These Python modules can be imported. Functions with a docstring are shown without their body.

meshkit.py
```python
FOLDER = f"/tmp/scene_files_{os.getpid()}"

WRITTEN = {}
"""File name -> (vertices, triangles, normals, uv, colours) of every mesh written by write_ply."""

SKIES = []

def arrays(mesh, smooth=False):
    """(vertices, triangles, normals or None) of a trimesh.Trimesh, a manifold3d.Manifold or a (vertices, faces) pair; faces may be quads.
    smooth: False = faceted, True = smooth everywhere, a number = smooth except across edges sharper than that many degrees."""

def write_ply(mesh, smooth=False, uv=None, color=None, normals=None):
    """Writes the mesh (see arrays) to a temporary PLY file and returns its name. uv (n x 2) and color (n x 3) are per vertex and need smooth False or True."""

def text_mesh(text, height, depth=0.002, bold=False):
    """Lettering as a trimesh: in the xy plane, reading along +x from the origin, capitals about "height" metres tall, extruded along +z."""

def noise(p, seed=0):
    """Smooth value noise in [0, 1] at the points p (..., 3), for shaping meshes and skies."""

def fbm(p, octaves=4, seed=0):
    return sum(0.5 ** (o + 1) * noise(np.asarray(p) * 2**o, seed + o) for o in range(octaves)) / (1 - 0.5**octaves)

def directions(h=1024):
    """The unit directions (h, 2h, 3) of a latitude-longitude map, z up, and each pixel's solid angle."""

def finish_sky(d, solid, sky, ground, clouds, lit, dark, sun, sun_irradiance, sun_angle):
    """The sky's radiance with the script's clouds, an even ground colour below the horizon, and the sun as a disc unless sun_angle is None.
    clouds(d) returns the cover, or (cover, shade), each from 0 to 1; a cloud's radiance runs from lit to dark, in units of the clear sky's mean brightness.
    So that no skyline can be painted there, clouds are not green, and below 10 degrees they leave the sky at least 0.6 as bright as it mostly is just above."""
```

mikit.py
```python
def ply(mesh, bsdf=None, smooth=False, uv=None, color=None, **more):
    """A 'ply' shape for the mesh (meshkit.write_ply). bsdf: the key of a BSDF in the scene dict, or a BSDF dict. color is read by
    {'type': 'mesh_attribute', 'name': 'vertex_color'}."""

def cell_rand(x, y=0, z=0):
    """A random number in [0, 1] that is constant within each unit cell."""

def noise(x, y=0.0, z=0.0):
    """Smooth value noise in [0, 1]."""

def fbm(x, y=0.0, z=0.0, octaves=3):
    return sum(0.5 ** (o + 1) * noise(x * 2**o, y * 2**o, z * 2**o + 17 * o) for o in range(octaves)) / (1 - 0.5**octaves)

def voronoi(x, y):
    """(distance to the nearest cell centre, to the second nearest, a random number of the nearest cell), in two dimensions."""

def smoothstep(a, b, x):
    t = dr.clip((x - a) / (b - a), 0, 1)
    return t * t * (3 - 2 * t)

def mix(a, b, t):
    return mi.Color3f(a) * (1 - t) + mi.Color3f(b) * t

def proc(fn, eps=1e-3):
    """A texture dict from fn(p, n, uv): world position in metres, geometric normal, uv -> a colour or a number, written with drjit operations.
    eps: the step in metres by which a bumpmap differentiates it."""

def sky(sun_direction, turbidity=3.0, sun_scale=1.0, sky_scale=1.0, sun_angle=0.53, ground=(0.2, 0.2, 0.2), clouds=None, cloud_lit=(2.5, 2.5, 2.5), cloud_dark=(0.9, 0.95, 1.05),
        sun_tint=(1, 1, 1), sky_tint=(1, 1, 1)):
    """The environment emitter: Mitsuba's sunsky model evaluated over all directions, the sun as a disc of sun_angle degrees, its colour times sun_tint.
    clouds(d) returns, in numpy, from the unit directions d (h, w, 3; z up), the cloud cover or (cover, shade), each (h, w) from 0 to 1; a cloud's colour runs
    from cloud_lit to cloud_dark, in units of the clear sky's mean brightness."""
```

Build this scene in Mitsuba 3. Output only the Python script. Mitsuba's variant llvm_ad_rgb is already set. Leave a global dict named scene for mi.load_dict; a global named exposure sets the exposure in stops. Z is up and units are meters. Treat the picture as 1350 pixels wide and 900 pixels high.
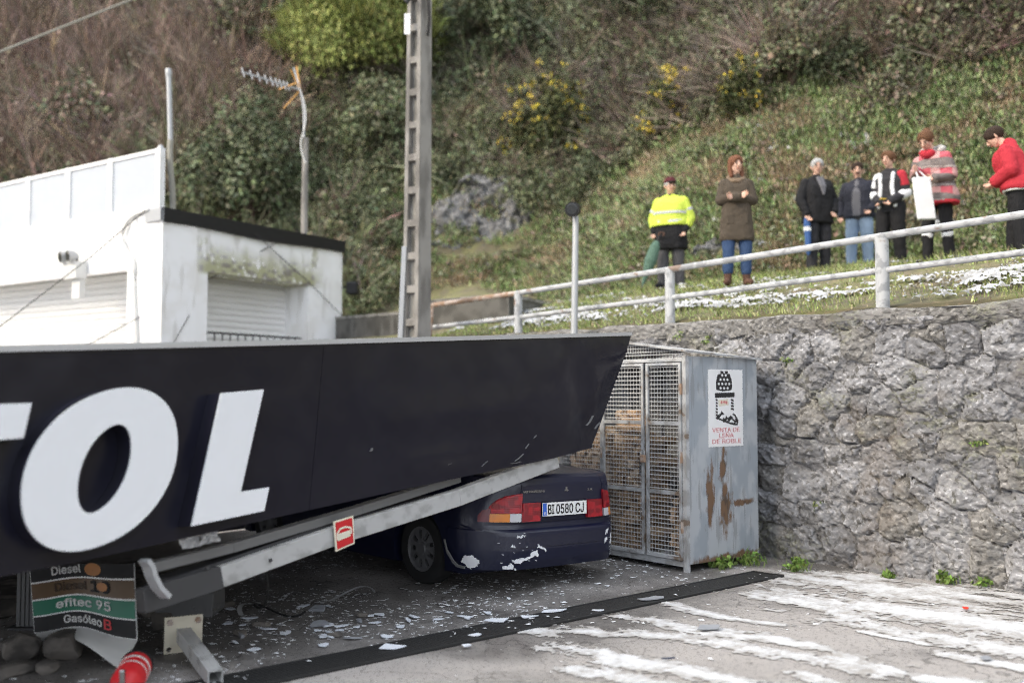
import math, random
import numpy as np, trimesh, shapely, manifold3d as m3
from shapely.geometry import Polygon, LineString, Point, box as sbox
from shapely import affinity
import drjit as dr
import mitsuba as mi, mikit, meshkit
from mikit import ply, proc, noise, fbm, voronoi, smoothstep, mix
T = mi.ScalarTransform4f
rng = np.random.default_rng(7)
random.seed(7)
scene, labels = {}, {}
V = lambda *a: np.array(a, float)

# ------------------------------------------------------------------ camera, sky, exposure
F, CX, CY, PITCH, EYE = 1350.0, 675.0, 450.0, math.atan(70 / 1350.0), 1.6
cp, sp = math.cos(PITCH), math.sin(PITCH)
exposure = 3.62
scene['camera'] = {'type': 'thinlens', 'fov': math.degrees(2 * math.atan(675 / F)), 'fov_axis': 'x', 'near_clip': 0.05, 'far_clip': 2000.0,
                   'aperture_radius': 0.023, 'focus_distance': 8.2,
                   'to_world': T().look_at(origin=[0, 0, EYE], target=[0, cp, EYE + sp], up=[0, 0, 1])}
scene['sky'] = mikit.sky([-0.80, -0.48, 0.60], turbidity=3, sun_scale=0.24, sun_angle=30, sun_tint=(0.90, 0.97, 1.10), clouds=lambda d: 1.0,
                         cloud_lit=(1.50, 1.60, 1.76), cloud_dark=(0.9, 0.95, 1.05))

def ray(x, y):
    dx, dz = (x - CX) / F, -(y - CY) / F
    return V(dx, cp - dz * sp, sp + dz * cp)
def at(x, y, Y):                      # point of the place seen in direction (x, y) of the survey, Y metres ahead
    r = ray(x, y)
    return V(0, 0, EYE) + r * (Y / r[1])
def gnd(x, y, z=0.0):                 # same, on the horizontal plane z
    r = ray(x, y)
    return V(0, 0, EYE) + r * ((z - EYE) / r[2])
def on_plane(x, y, o, n):
    r = ray(x, y)
    c = V(0, 0, EYE)
    return c + r * (np.dot(o - c, n) / np.dot(r, n))

# ------------------------------------------------------------------ helpers
def num(name):
    if not any(k == name or k.startswith(name + '__') for k in list(scene) + list(labels)):
        return name
    i = 1
    while any(k == f'{name}_{i:03d}' or k.startswith(f'{name}_{i:03d}__') for k in list(scene) + list(labels)):
        i += 1
    return f'{name}_{i:03d}'
counts = {}
def key_for(name, parent=None):
    base = f'{parent}__{name}' if parent else name
    c = counts.get(base, 0)
    counts[base] = c + 1
    return base if c == 0 else f'{base}_{c:03d}'
def thing(name, label, cat, group=None):
    k = key_for(name)
    labels[k] = {'label': label, 'category': cat}
    if group: labels[k]['group'] = group
    return k
def part(name, mesh, mat, parent, smooth=False, label=None, kind=None, color=None, uv=None):
    k = key_for(name, parent)
    scene[k] = ply(mesh, mat, smooth=smooth, color=color, uv=uv)
    if label or kind:
        labels[k] = {}
        if label: labels[k]['label'] = label
        if kind: labels[k]['kind'] = kind
    return k
def single(name, mesh, mat, label, cat, group=None, smooth=False, color=None):
    k = thing(name, label, cat, group)
    scene[k] = ply(mesh, mat, smooth=smooth, color=color)
    return k
def setting(name, mesh, mat, label, kind='structure', smooth=False, color=None):
    k = key_for(name)
    scene[k] = ply(mesh, mat, smooth=smooth, color=color)
    labels[k] = {'label': label, 'kind': kind}
    return k
cat = trimesh.util.concatenate
def unit(v):
    v = np.asarray(v, float)
    return v / np.linalg.norm(v)
def frame_m(o, x, y, z=None):
    x, y = np.asarray(x, float), np.asarray(y, float)
    z = np.cross(x, y) if z is None else np.asarray(z, float)
    m = np.eye(4)
    m[:3, 0], m[:3, 1], m[:3, 2], m[:3, 3] = x, y, z, o
    return m
def tf(mesh, m):
    mesh = mesh.copy()
    mesh.apply_transform(m)
    return mesh
def bx(lo, hi, ch=0.0):
    lo, hi = np.minimum(lo, hi), np.maximum(lo, hi)
    if ch <= 0:
        b = trimesh.creation.box(extents=hi - lo)
        b.apply_translation((lo + hi) / 2)
        return b
    pts = []
    for s in np.ndindex(2, 2, 2):
        c = np.where(np.array(s) == 1, hi, lo)
        d = np.where(np.array(s) == 1, -ch, ch)
        for k in range(3):
            q = c + d
            q[k] = c[k]
            pts.append(q)
    return trimesh.convex.convex_hull(np.array(pts))
def bar(a, b, w, h, up=(0, 0, 1), ch=0.0):   # box from a to b, w across, h along up
    a, b = np.asarray(a, float), np.asarray(b, float)
    x = unit(b - a)
    y = np.cross(up, x)
    y = unit(y) if np.linalg.norm(y) > 1e-6 else V(1, 0, 0)
    z = np.cross(x, y)
    m = bx(V(0, -w / 2, -h / 2), V(np.linalg.norm(b - a), w / 2, h / 2), ch)
    return tf(m, frame_m(a, x, y, z))
def tube(pts, r, n=8, caps=True):
    pts = np.asarray(pts, float)
    r = np.broadcast_to(np.asarray(r, float), (len(pts),))
    tan = np.gradient(pts, axis=0)
    tan /= np.linalg.norm(tan, axis=1, keepdims=True) + 1e-12
    ref = V(0, 0, 1) if abs(tan[0][2]) < 0.9 else V(1, 0, 0)
    vs = []
    for p, t, rr in zip(pts, tan, r):
        a = np.cross(t, ref); a /= np.linalg.norm(a) + 1e-12
        b = np.cross(t, a)
        ref = -np.cross(t, a) if False else ref
        ang = np.arange(n) * 2 * np.pi / n
        vs.append(p + rr * (np.cos(ang)[:, None] * a + np.sin(ang)[:, None] * b))
    v = np.vstack(vs)
    f = []
    for i in range(len(pts) - 1):
        for j in range(n):
            a, b, c, d = i * n + j, i * n + (j + 1) % n, (i + 1) * n + (j + 1) % n, (i + 1) * n + j
            f += [[a, b, c], [a, c, d]]
    if caps:
        v = np.vstack([v, pts[:1], pts[-1:]])
        k = len(pts) * n
        for j in range(n):
            f += [[k, (j + 1) % n, j], [k + 1, (len(pts) - 1) * n + j, (len(pts) - 1) * n + (j + 1) % n]]
    m = trimesh.Trimesh(v, np.array(f), process=False)
    if m.volume < 0: m.invert()
    return m
def spline(pts, n=24):
    from scipy.interpolate import CubicSpline
    pts = np.asarray(pts, float)
    s = np.r_[0, np.cumsum(np.linalg.norm(np.diff(pts, axis=0), axis=1))]
    return CubicSpline(s, pts)(np.linspace(0, s[-1], n))
def extrude(poly, d):
    gs = [g for g in getattr(poly, 'geoms', [poly]) if g.area > 1e-9]
    return cat([trimesh.creation.extrude_polygon(g, d, engine='earcut') for g in gs])
def grid_mesh(P):                      # P (n, m, 3)
    n, m = P.shape[:2]
    i = np.arange(n * m).reshape(n, m)
    a, b, c, d = i[:-1, :-1].ravel(), i[1:, :-1].ravel(), i[1:, 1:].ravel(), i[:-1, 1:].ravel()
    return trimesh.Trimesh(P.reshape(-1, 3), np.vstack([np.stack([a, b, c], 1), np.stack([a, c, d], 1)]), process=False)
def to_tri(man):
    m = man.to_mesh()
    return trimesh.Trimesh(m.vert_properties[:, :3], m.tri_verts, process=False)
def to_man(t):
    t = trimesh.Trimesh(t.vertices, t.faces, process=True)
    return m3.Manifold(m3.Mesh(np.asarray(t.vertices, np.float32), np.asarray(t.faces, np.uint32)))
def revolve(profile, n=24):
    return trimesh.creation.revolve(np.asarray(profile, float), sections=n)
def nfbm(p, s, oct=4, seed=0):
    return meshkit.fbm(np.asarray(p) * s, oct, seed) - 0.5

# ------------------------------------------------------------------ materials
def mat(name, rgb, rough=0.7, metal=0.0, **kw):
    scene[name] = {'type': 'twosided', 'b': {'type': 'principled', 'base_color': {'type': 'rgb', 'value': list(rgb)}, 'roughness': rough, 'metallic': metal, 'specular': kw.pop('specular', 0.4), **kw}}
    return name
def pmat(name, fn, rough=0.8, bump=None, bscale=0.01, rfn=None, beps=2e-3, **kw):
    b = {'type': 'principled', 'base_color': proc(fn), 'roughness': proc(rfn) if rfn else rough, 'specular': kw.pop('specular', 0.4), **kw}
    if bump is not None:
        b = {'type': 'bumpmap', 'scale': bscale, 't': proc(bump, beps), 'b': b}
    scene[name] = {'type': 'twosided', 'b': b}
    return name
def leafmat(name):
    scene[name] = {'type': 'twosided', 'b': {'type': 'principled', 'base_color': {'type': 'mesh_attribute', 'name': 'vertex_color'}, 'roughness': 0.65, 'specular': 0.25}}
    return name
leafmat('m_leaf')
scene['m_vcol'] = {'type': 'twosided', 'b': {'type': 'diffuse', 'reflectance': {'type': 'mesh_attribute', 'name': 'vertex_color'}}}
mat('m_white', (0.78, 0.78, 0.77), 0.55)
mat('m_offwhite', (0.62, 0.62, 0.60), 0.6)
mat('m_letter', (0.70, 0.71, 0.73), 0.35)
mat('m_letter_side', (0.010, 0.010, 0.019), 0.35)
mat('m_alu', (0.46, 0.46, 0.46), 0.45, 0.3)
mat('m_galv', (0.42, 0.43, 0.44), 0.5, 0.35)
mat('m_black', (0.012, 0.012, 0.013), 0.6)
mat('m_rubber', (0.018, 0.018, 0.018), 0.85)
mat('m_darkmetal', (0.05, 0.05, 0.052), 0.6)
mat('m_greymetal', (0.14, 0.14, 0.14), 0.55)
mat('m_red', (0.50, 0.02, 0.025), 0.4)
mat('m_poster', (0.72, 0.72, 0.72), 0.5)
mat('m_posterink', (0.02, 0.02, 0.022), 0.6)
mat('m_posterred', (0.52, 0.14, 0.15), 0.6)
mat('m_carblue', (0.005, 0.007, 0.026), 0.32, 0.0, clearcoat=0.8, clearcoat_gloss=0.92)
def b_lens(p, n, uv):
    return dr.abs((p.z * 70 - dr.floor(p.z * 70)) - 0.5) + dr.abs(((p.x * 0.74 + p.y * 0.67) * 55 - dr.floor((p.x * 0.74 + p.y * 0.67) * 55)) - 0.5)
pmat('m_lampred', lambda p, n, uv: mix((0.36, 0.010, 0.018), (0.20, 0.006, 0.012), smoothstep(0.35, 0.65, noise(p.x * 26, p.y * 26, p.z * 30))), 0.18, b_lens, 0.004, clearcoat=1.0)
mat('m_lampamber', (0.62, 0.20, 0.02), 0.15, clearcoat=1.0)
mat('m_lampclear', (0.5, 0.5, 0.52), 0.15, clearcoat=1.0)
mat('m_lampdark', (0.12, 0.012, 0.02), 0.2, clearcoat=1.0)
mat('m_plate', (0.75, 0.75, 0.74), 0.4)
mat('m_euroblue', (0.04, 0.12, 0.5), 0.4)
mat('m_glassdark', (0.015, 0.018, 0.02), 0.08, clearcoat=1.0)
mat('m_chrome', (0.5, 0.5, 0.5), 0.25, 1.0)
mat('m_wirewhite', (0.60, 0.61, 0.62), 0.55)
mat('m_skin', (0.60, 0.38, 0.29), 0.55)
mat('m_wire', (0.06, 0.06, 0.06), 0.6)
mat('m_snow', (0.86, 0.87, 0.89), 0.6)
mat('m_flake', (0.72, 0.73, 0.75), 0.6)

def f_plaster(p, n, uv):
    g = fbm(p.x * 3, p.y * 3, p.z * 3, 4)
    s = fbm(p.x * 9, p.y * 9, p.z * 1.2, 3)
    c = mix((0.84, 0.84, 0.84), (0.76, 0.75, 0.73), smoothstep(0.45, 0.75, g))
    return mix(c, (0.46, 0.44, 0.40), 0.4 * smoothstep(0.58, 0.72, s))
def b_fine(p, n, uv):
    return fbm(p.x * 40, p.y * 40, p.z * 40, 3)
pmat('m_plaster', f_plaster, 0.75, b_fine, 0.004)
def f_plaster_moss(p, n, uv):       # damp wall: moss and mildew under the roof edge and along the lintel
    c = f_plaster(p, n, uv)
    s = fbm(p.x * 7, p.y * 7, p.z * 1.3 + 3, 4)
    g = fbm(p.x * 14 + 5, p.y * 14, p.z * 9, 3)
    along = p.x * 0.535 + p.y * 0.845
    a0 = -4.94 * 0.535 + 14.5 * 0.845
    q = along - a0
    zone = smoothstep(0.45, 0.8, q) * (1 - smoothstep(3.0, 3.4, q)) * smoothstep(3.35, 3.45, p.z)
    low = zone * (1 - smoothstep(3.48, 3.9, p.z + 0.35 * (s - 0.5)))
    drip = zone * smoothstep(0.52, 0.66, s) * 0.8
    m = dr.clip(dr.maximum(low * smoothstep(0.22, 0.45, g), drip * smoothstep(0.35, 0.6, g)), 0, 1)
    col = mix((0.30, 0.30, 0.13), (0.12, 0.10, 0.06), smoothstep(0.5, 0.75, noise(p.x * 11, p.y * 11, p.z * 16)))
    return mix(c, col, 0.85 * m)
pmat('m_plaster_moss', f_plaster_moss, 0.8, b_fine, 0.004)
def f_conc(p, n, uv):
    g = fbm(p.x * 4, p.y * 4, p.z * 4, 4)
    s = fbm(p.x * 16, p.y * 16, p.z * 2.5, 3)
    c = mix((0.26, 0.25, 0.23), (0.15, 0.145, 0.135), smoothstep(0.35, 0.7, g))
    return mix(c, (0.06, 0.06, 0.05), 0.7 * smoothstep(0.52, 0.7, s))
pmat('m_conc', f_conc, 0.9, b_fine, 0.006)
def f_concdark(p, n, uv):
    g = fbm(p.x * 4, p.y * 4, p.z * 4, 4)
    s = fbm(p.x * 14, p.y * 14, p.z * 1.6, 3)
    c = mix((0.125, 0.12, 0.11), (0.075, 0.072, 0.065), smoothstep(0.35, 0.65, g))
    return mix(c, (0.17, 0.165, 0.155), 0.7 * smoothstep(0.56, 0.7, s))
pmat('m_concdark', f_concdark, 0.9, b_fine, 0.006)
def f_pole(p, n, uv):
    g = fbm(p.x * 6, p.y * 6, p.z * 2, 4)
    return mix((0.30, 0.285, 0.265), (0.17, 0.16, 0.148), smoothstep(0.35, 0.7, g))
pmat('m_pole', f_pole, 0.9, b_fine, 0.004)
def f_railpaint(p, n, uv):
    g = fbm(p.x * 14, p.y * 14, p.z * 14, 4)
    r = fbm(p.x * 5 + 9, p.y * 5, p.z * 5, 4)
    c = mix((0.43, 0.44, 0.45), (0.28, 0.29, 0.30), smoothstep(0.48, 0.62, g))
    return mix(c, (0.20, 0.11, 0.06), smoothstep(0.66, 0.72, r) * 0.7)
pmat('m_railpaint', f_railpaint, 0.6, b_fine, 0.003)
def f_rustrail(p, n, uv):
    g = fbm(p.x * 14, p.y * 14, p.z * 14, 4)
    return mix((0.30, 0.20, 0.14), (0.42, 0.36, 0.32), smoothstep(0.45, 0.6, g))
pmat('m_rustrail', f_rustrail, 0.8)
def f_ground(p, n, uv):
    a = fbm(p.x * 0.9, p.y * 0.9, 0.0, 4)
    b = fbm(p.x * 22, p.y * 22, 1.0, 4)
    c = mix((0.29, 0.272, 0.26), (0.20, 0.187, 0.178), smoothstep(0.35, 0.65, a))
    c = mix(c, (0.33, 0.31, 0.29), 0.5 * smoothstep(0.55, 0.75, b))
    sp_ = noise(p.x * 90, p.y * 90, 2.0)
    c = mix(c, (0.07, 0.066, 0.062), 0.55 * smoothstep(0.66, 0.85, sp_))
    crack = fbm(p.x * 1.6 + 4, p.y * 1.6, 5.0, 4)
    c = mix(c, (0.06, 0.056, 0.05), 0.6 * (1 - smoothstep(0.0, 0.008, dr.abs(crack - 0.5))))
    wet = smoothstep(0.42, 0.6, fbm(p.x * 0.7 + 11, p.y * 0.7, 3.0, 3))
    return c * (1 - 0.45 * wet)
def r_ground(p, n, uv):
    wet = smoothstep(0.42, 0.6, fbm(p.x * 0.7 + 11, p.y * 0.7, 3.0, 3))
    return 0.75 - 0.5 * wet * smoothstep(0.3, 0.6, noise(p.x * 9, p.y * 9, 7.0))
def b_ground(p, n, uv):
    return fbm(p.x * 60, p.y * 60, 0.0, 3)
pmat('m_ground', f_ground, 0.7, b_ground, 0.006, r_ground)
def f_soil(p, n, uv):
    g = fbm(p.x * 3, p.y * 3, p.z * 3, 4)
    h = fbm(p.x * 17, p.y * 17, p.z * 17, 3)
    c = mix((0.10, 0.09, 0.06), (0.13, 0.13, 0.06), smoothstep(0.35, 0.65, g))
    return mix(c, (0.19, 0.15, 0.10), 0.6 * smoothstep(0.52, 0.7, h))
pmat('m_soil', f_soil, 0.95)
def f_verge(p, n, uv):
    g = fbm(p.x * 2, p.y * 2, p.z * 2, 4)
    h = fbm(p.x * 30, p.y * 30, p.z * 30, 3)
    c = mix((0.10, 0.13, 0.035), (0.16, 0.17, 0.06), smoothstep(0.4, 0.65, g))
    return mix(c, (0.15, 0.12, 0.07), 0.6 * smoothstep(0.5, 0.7, h))
pmat('m_verge', f_verge, 0.95)
def stone_fn(base, seed):
    def fn(p, n, uv):
        g = fbm(p.x * 6 + seed, p.y * 6, p.z * 6, 4)
        h = fbm(p.x * 34, p.y * 34, p.z * 34 + seed, 4)
        c = mix([b * 0.62 for b in base], [b * 1.08 for b in base], smoothstep(0.3, 0.66, 0.45 * g + 0.55 * h))
        c = mix(c, [min(1, b * 1.7) for b in base], 0.75 * smoothstep(0.60, 0.72, h))
        c = mix(c, (0.07, 0.066, 0.058), 0.75 * smoothstep(0.58, 0.70, fbm(p.x * 24 + 3, p.y * 24, p.z * 17 + seed, 4)))
        m = fbm(p.x * 2.2 + 7, p.y * 2.2, p.z * 2.2, 4)
        br_ = fbm(p.x * 1.5 + 21, p.y * 1.5, p.z * 1.1, 4)
        c = mix(c, (0.13, 0.10, 0.075), 0.35 * smoothstep(0.56, 0.68, br_) * smoothstep(0.35, 0.55, g))
        return mix(c, (0.15, 0.155, 0.08), 0.45 * smoothstep(0.53, 0.66, m) * smoothstep(0.42, 0.58, h))
    return fn
def b_stone(p, n, uv):
    return fbm(p.x * 22, p.y * 22, p.z * 22, 5)
for i, b in enumerate([(0.27, 0.27, 0.282), (0.21, 0.21, 0.22), (0.245, 0.238, 0.23), (0.315, 0.315, 0.328)]):
    pmat(f'm_stone{i}', stone_fn(b, i * 13.7), 0.9, b_stone, 0.07, beps=3e-3)
pmat('m_mortar', stone_fn((0.17, 0.165, 0.155), 31.0), 0.95, b_stone, 0.03, beps=4e-3)
def f_rock(p, n, uv):
    g = fbm(p.x * 3, p.y * 3, p.z * 3, 4)
    h = fbm(p.x * 14, p.y * 14, p.z * 14, 4)
    c = mix((0.09, 0.09, 0.094), (0.21, 0.21, 0.215), smoothstep(0.38, 0.64, h))
    c = mix(c, (0.36, 0.36, 0.36), 0.7 * smoothstep(0.58, 0.68, fbm(p.x * 19, p.y * 19 + 4, p.z * 9, 4)))
    return mix(c, (0.12, 0.12, 0.06), smoothstep(0.54, 0.66, g) * 0.7)
pmat('m_rock', f_rock, 0.9, b_stone, 0.06, beps=4e-3)
def f_cage(p, n, uv):                # blue-grey paint, rust patches with their own outlines
    u = (p.x - 1.586) * 0.785 + (p.y - 9.31) * 0.62
    g = fbm(u * 9, p.z * 5, 2.0, 4)
    h = fbm(u * 30, p.z * 11, 5.0, 4)
    c = mix((0.27, 0.30, 0.33), (0.36, 0.38, 0.40), smoothstep(0.35, 0.65, g))
    c = mix(c, (0.20, 0.205, 0.21), 0.6 * smoothstep(0.58, 0.72, fbm(u * 25, p.z * 3, 9.0, 3)))
    def blot(cu, cz, ru, rz):
        d = dr.sqrt(dr.square((u - cu) / ru) + dr.square((p.z - cz) / rz))
        return 1 - smoothstep(0.55, 1.15, d + 1.5 * (h - 0.5) + 0.7 * (g - 0.5))
    m = dr.maximum(blot(0.30, 0.64, 0.065, 0.34), blot(0.52, 0.54, 0.09, 0.27))
    m = dr.maximum(m, blot(0.50, 0.93, 0.06, 0.18))
    m = dr.maximum(m, blot(0.78, 0.58, 0.22, 0.035))
    m = dr.maximum(m, blot(0.55, 0.07, 0.6, 0.06))
    rust = mix((0.135, 0.07, 0.03), (0.07, 0.04, 0.02), smoothstep(0.45, 0.65, h))
    return mix(c, rust, m * 0.92)
pmat('m_cage', f_cage, 0.6)
def f_cageframe(p, n, uv):
    h = fbm(p.x * 14, p.y * 14, p.z * 9, 4)
    c = mix((0.40, 0.41, 0.42), (0.28, 0.28, 0.28), smoothstep(0.4, 0.6, h))
    return mix(c, (0.15, 0.10, 0.065), smoothstep(0.66, 0.74, h) * 0.8)
pmat('m_cageframe', f_cageframe, 0.6)
def f_log(p, n, uv):
    h = fbm(p.x * 16, p.y * 16, p.z * 16, 3)
    c = fbm(p.x * 5, p.y * 5, p.z * 5, 2)
    return mix(mix((0.42, 0.28, 0.17), (0.55, 0.44, 0.33), smoothstep(0.35, 0.65, c)), (0.16, 0.10, 0.06), smoothstep(0.5, 0.7, h))
pmat('m_log', f_log, 0.85)
def f_logold(p, n, uv):
    h = fbm(p.x * 16, p.y * 16, p.z * 16, 3)
    return mix((0.34, 0.24, 0.15), (0.17, 0.115, 0.075), smoothstep(0.4, 0.65, h))
pmat('m_logold', f_logold, 0.9)
def f_navy(p, n, uv):
    h = fbm(p.x * 5, p.y * 5, p.z * 5, 4)
    return mix((0.006, 0.006, 0.014), (0.009, 0.009, 0.017), smoothstep(0.35, 0.65, h))
def r_navy(p, n, uv):
    return 0.22 + 0.20 * (fbm(p.x * 3, p.y * 3, p.z * 3, 4) - 0.5)
def b_navy(p, n, uv):
    return fbm(p.x * 2.5, p.y * 2.5, p.z * 2.5, 3)
pmat('m_navy', f_navy, 0.42, b_navy, 0.02, r_navy, beps=1e-2)
def f_beam(p, n, uv):
    h = fbm(p.x * 10, p.y * 10, p.z * 10, 4)
    return mix((0.40, 0.40, 0.395), (0.28, 0.28, 0.272), smoothstep(0.45, 0.7, h))
pmat('m_beam', f_beam, 0.5)
def f_bumper(p, n, uv):             # where the paint has chipped off, pale filler shows
    q = V(0, 0, 0)
    return mi.Color3f(0.008, 0.010, 0.028)
def f_rubble(p, n, uv):
    h = fbm(p.x * 9, p.y * 9, p.z * 9, 4)
    return mix((0.16, 0.145, 0.13), (0.07, 0.065, 0.06), smoothstep(0.35, 0.65, h))
pmat('m_rubble', f_rubble, 0.95, b_fine, 0.01)

# ------------------------------------------------------------------ terrain
WN, WD, W0 = V(0.76, 0.65), V(-0.65, 0.76), V(4.17, 8.35)
def tA(X, Y):
    return (X - W0[0]) * WD[0] + (Y - W0[1]) * WD[1], (X - W0[0]) * WN[0] + (Y - W0[1]) * WN[1]
def wall_pt(t, d, z):
    q = W0 + t * WD + d * WN
    return V(q[0], q[1], z)
def smax(a, b, k):
    h = np.clip(0.5 + 0.5 * (a - b) / k, 0, 1)
    return b * (1 - h) + a * h + k * h * (1 - h)
def hill_z(X, Y, rough=True):
    X, Y = np.asarray(X, float), np.asarray(Y, float)
    t, A = tA(X, Y)
    zv = np.interp(A, [0, 2.2, 3.7, 4.8, 5.9, 7.0], [2.36, 2.98, 3.25, 3.39, 3.52, 3.66])
    foot = 6.3 + 0.5 * np.sin(t * 0.55 + 0.6) - 1.3 * np.exp(-((t - 10) / 3.5) ** 2)
    e = A - foot
    soft = np.where(e > 0, e, 0)
    hA = zv + 1.12 * soft * soft / (soft + 0.6) + 0.0 * A
    B = 0.12 * X + 0.993 * Y - 19.5
    hB = np.where(B > 0, 1.02 * B * B / (B + 1.0), -0.4)
    zA = np.where(A >= 0.12, hA, -0.4)
    z = smax(zA, hB, 1.2) if not np.isscalar(X) else smax(zA, hB, 1.2)
    z = np.where((A < 0) & (B < 0), -0.4, np.where((e < -0.5) & (B < -2), zA, z))
    z = np.where(z > 36, 36 + 4 * np.tanh((z - 36) / 12), z)
    if rough:
        P = np.stack([X, Y, 0 * X], -1)
        w = np.clip(np.maximum(e, B) / 3, 0, 1)
        z = z + w * (1.5 * nfbm(P, 0.22, 3, 5) + 0.5 * nfbm(P, 0.9, 3, 9)) + np.where(A > 0.3, 0.10 * nfbm(P, 1.5, 3, 2), 0)
    return z
def on_hill(x, y, lo=9.0, hi=70.0):
    r = ray(x, y)
    Y = np.arange(lo, hi, 0.1)
    p = V(0, 0, EYE) + r * (Y / r[1])[:, None]
    _, A = tA(p[:, 0], p[:, 1])
    g = np.where(p[:, 2] < hill_z(p[:, 0], p[:, 1]))[0]
    return p[g[0]] if len(g) else p[-1]
def hill_n(X, Y, e=0.15):
    gx = (hill_z(X + e, Y) - hill_z(X - e, Y)) / (2 * e)
    gy = (hill_z(X, Y + e) - hill_z(X, Y - e)) / (2 * e)
    n = np.stack([-gx, -gy, 1 + 0 * gx], -1)
    return n / np.linalg.norm(n, axis=-1, keepdims=True)

g = np.array([[x, y, 0] for x in (-300, 300) for y in (-300, 300)], float)
setting('ground', (g, np.array([[0, 2, 3], [0, 3, 1]])), 'm_ground', 'wet worn grey concrete forecourt littered with white flakes')
ts = np.r_[np.arange(-40, -8, 2.0), np.arange(-8, 30, 0.35), np.arange(30, 70, 2.0)]
As = np.r_[-60:-16:4, np.arange(-16, -0.3, 0.4), 0.10, 0.14, np.arange(0.35, 30, 0.3), np.arange(30, 60, 3.0)]
tt, aa = np.meshgrid(ts, As, indexing='ij')
XX, YY = W0[0] + tt * WD[0] + aa * WN[0], W0[1] + tt * WD[1] + aa * WN[1]
setting('hillside', grid_mesh(np.stack([XX, YY, hill_z(XX, YY)], -1)), 'm_soil', 'steep overgrown hillside rising behind the forecourt', smooth=True)

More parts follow.
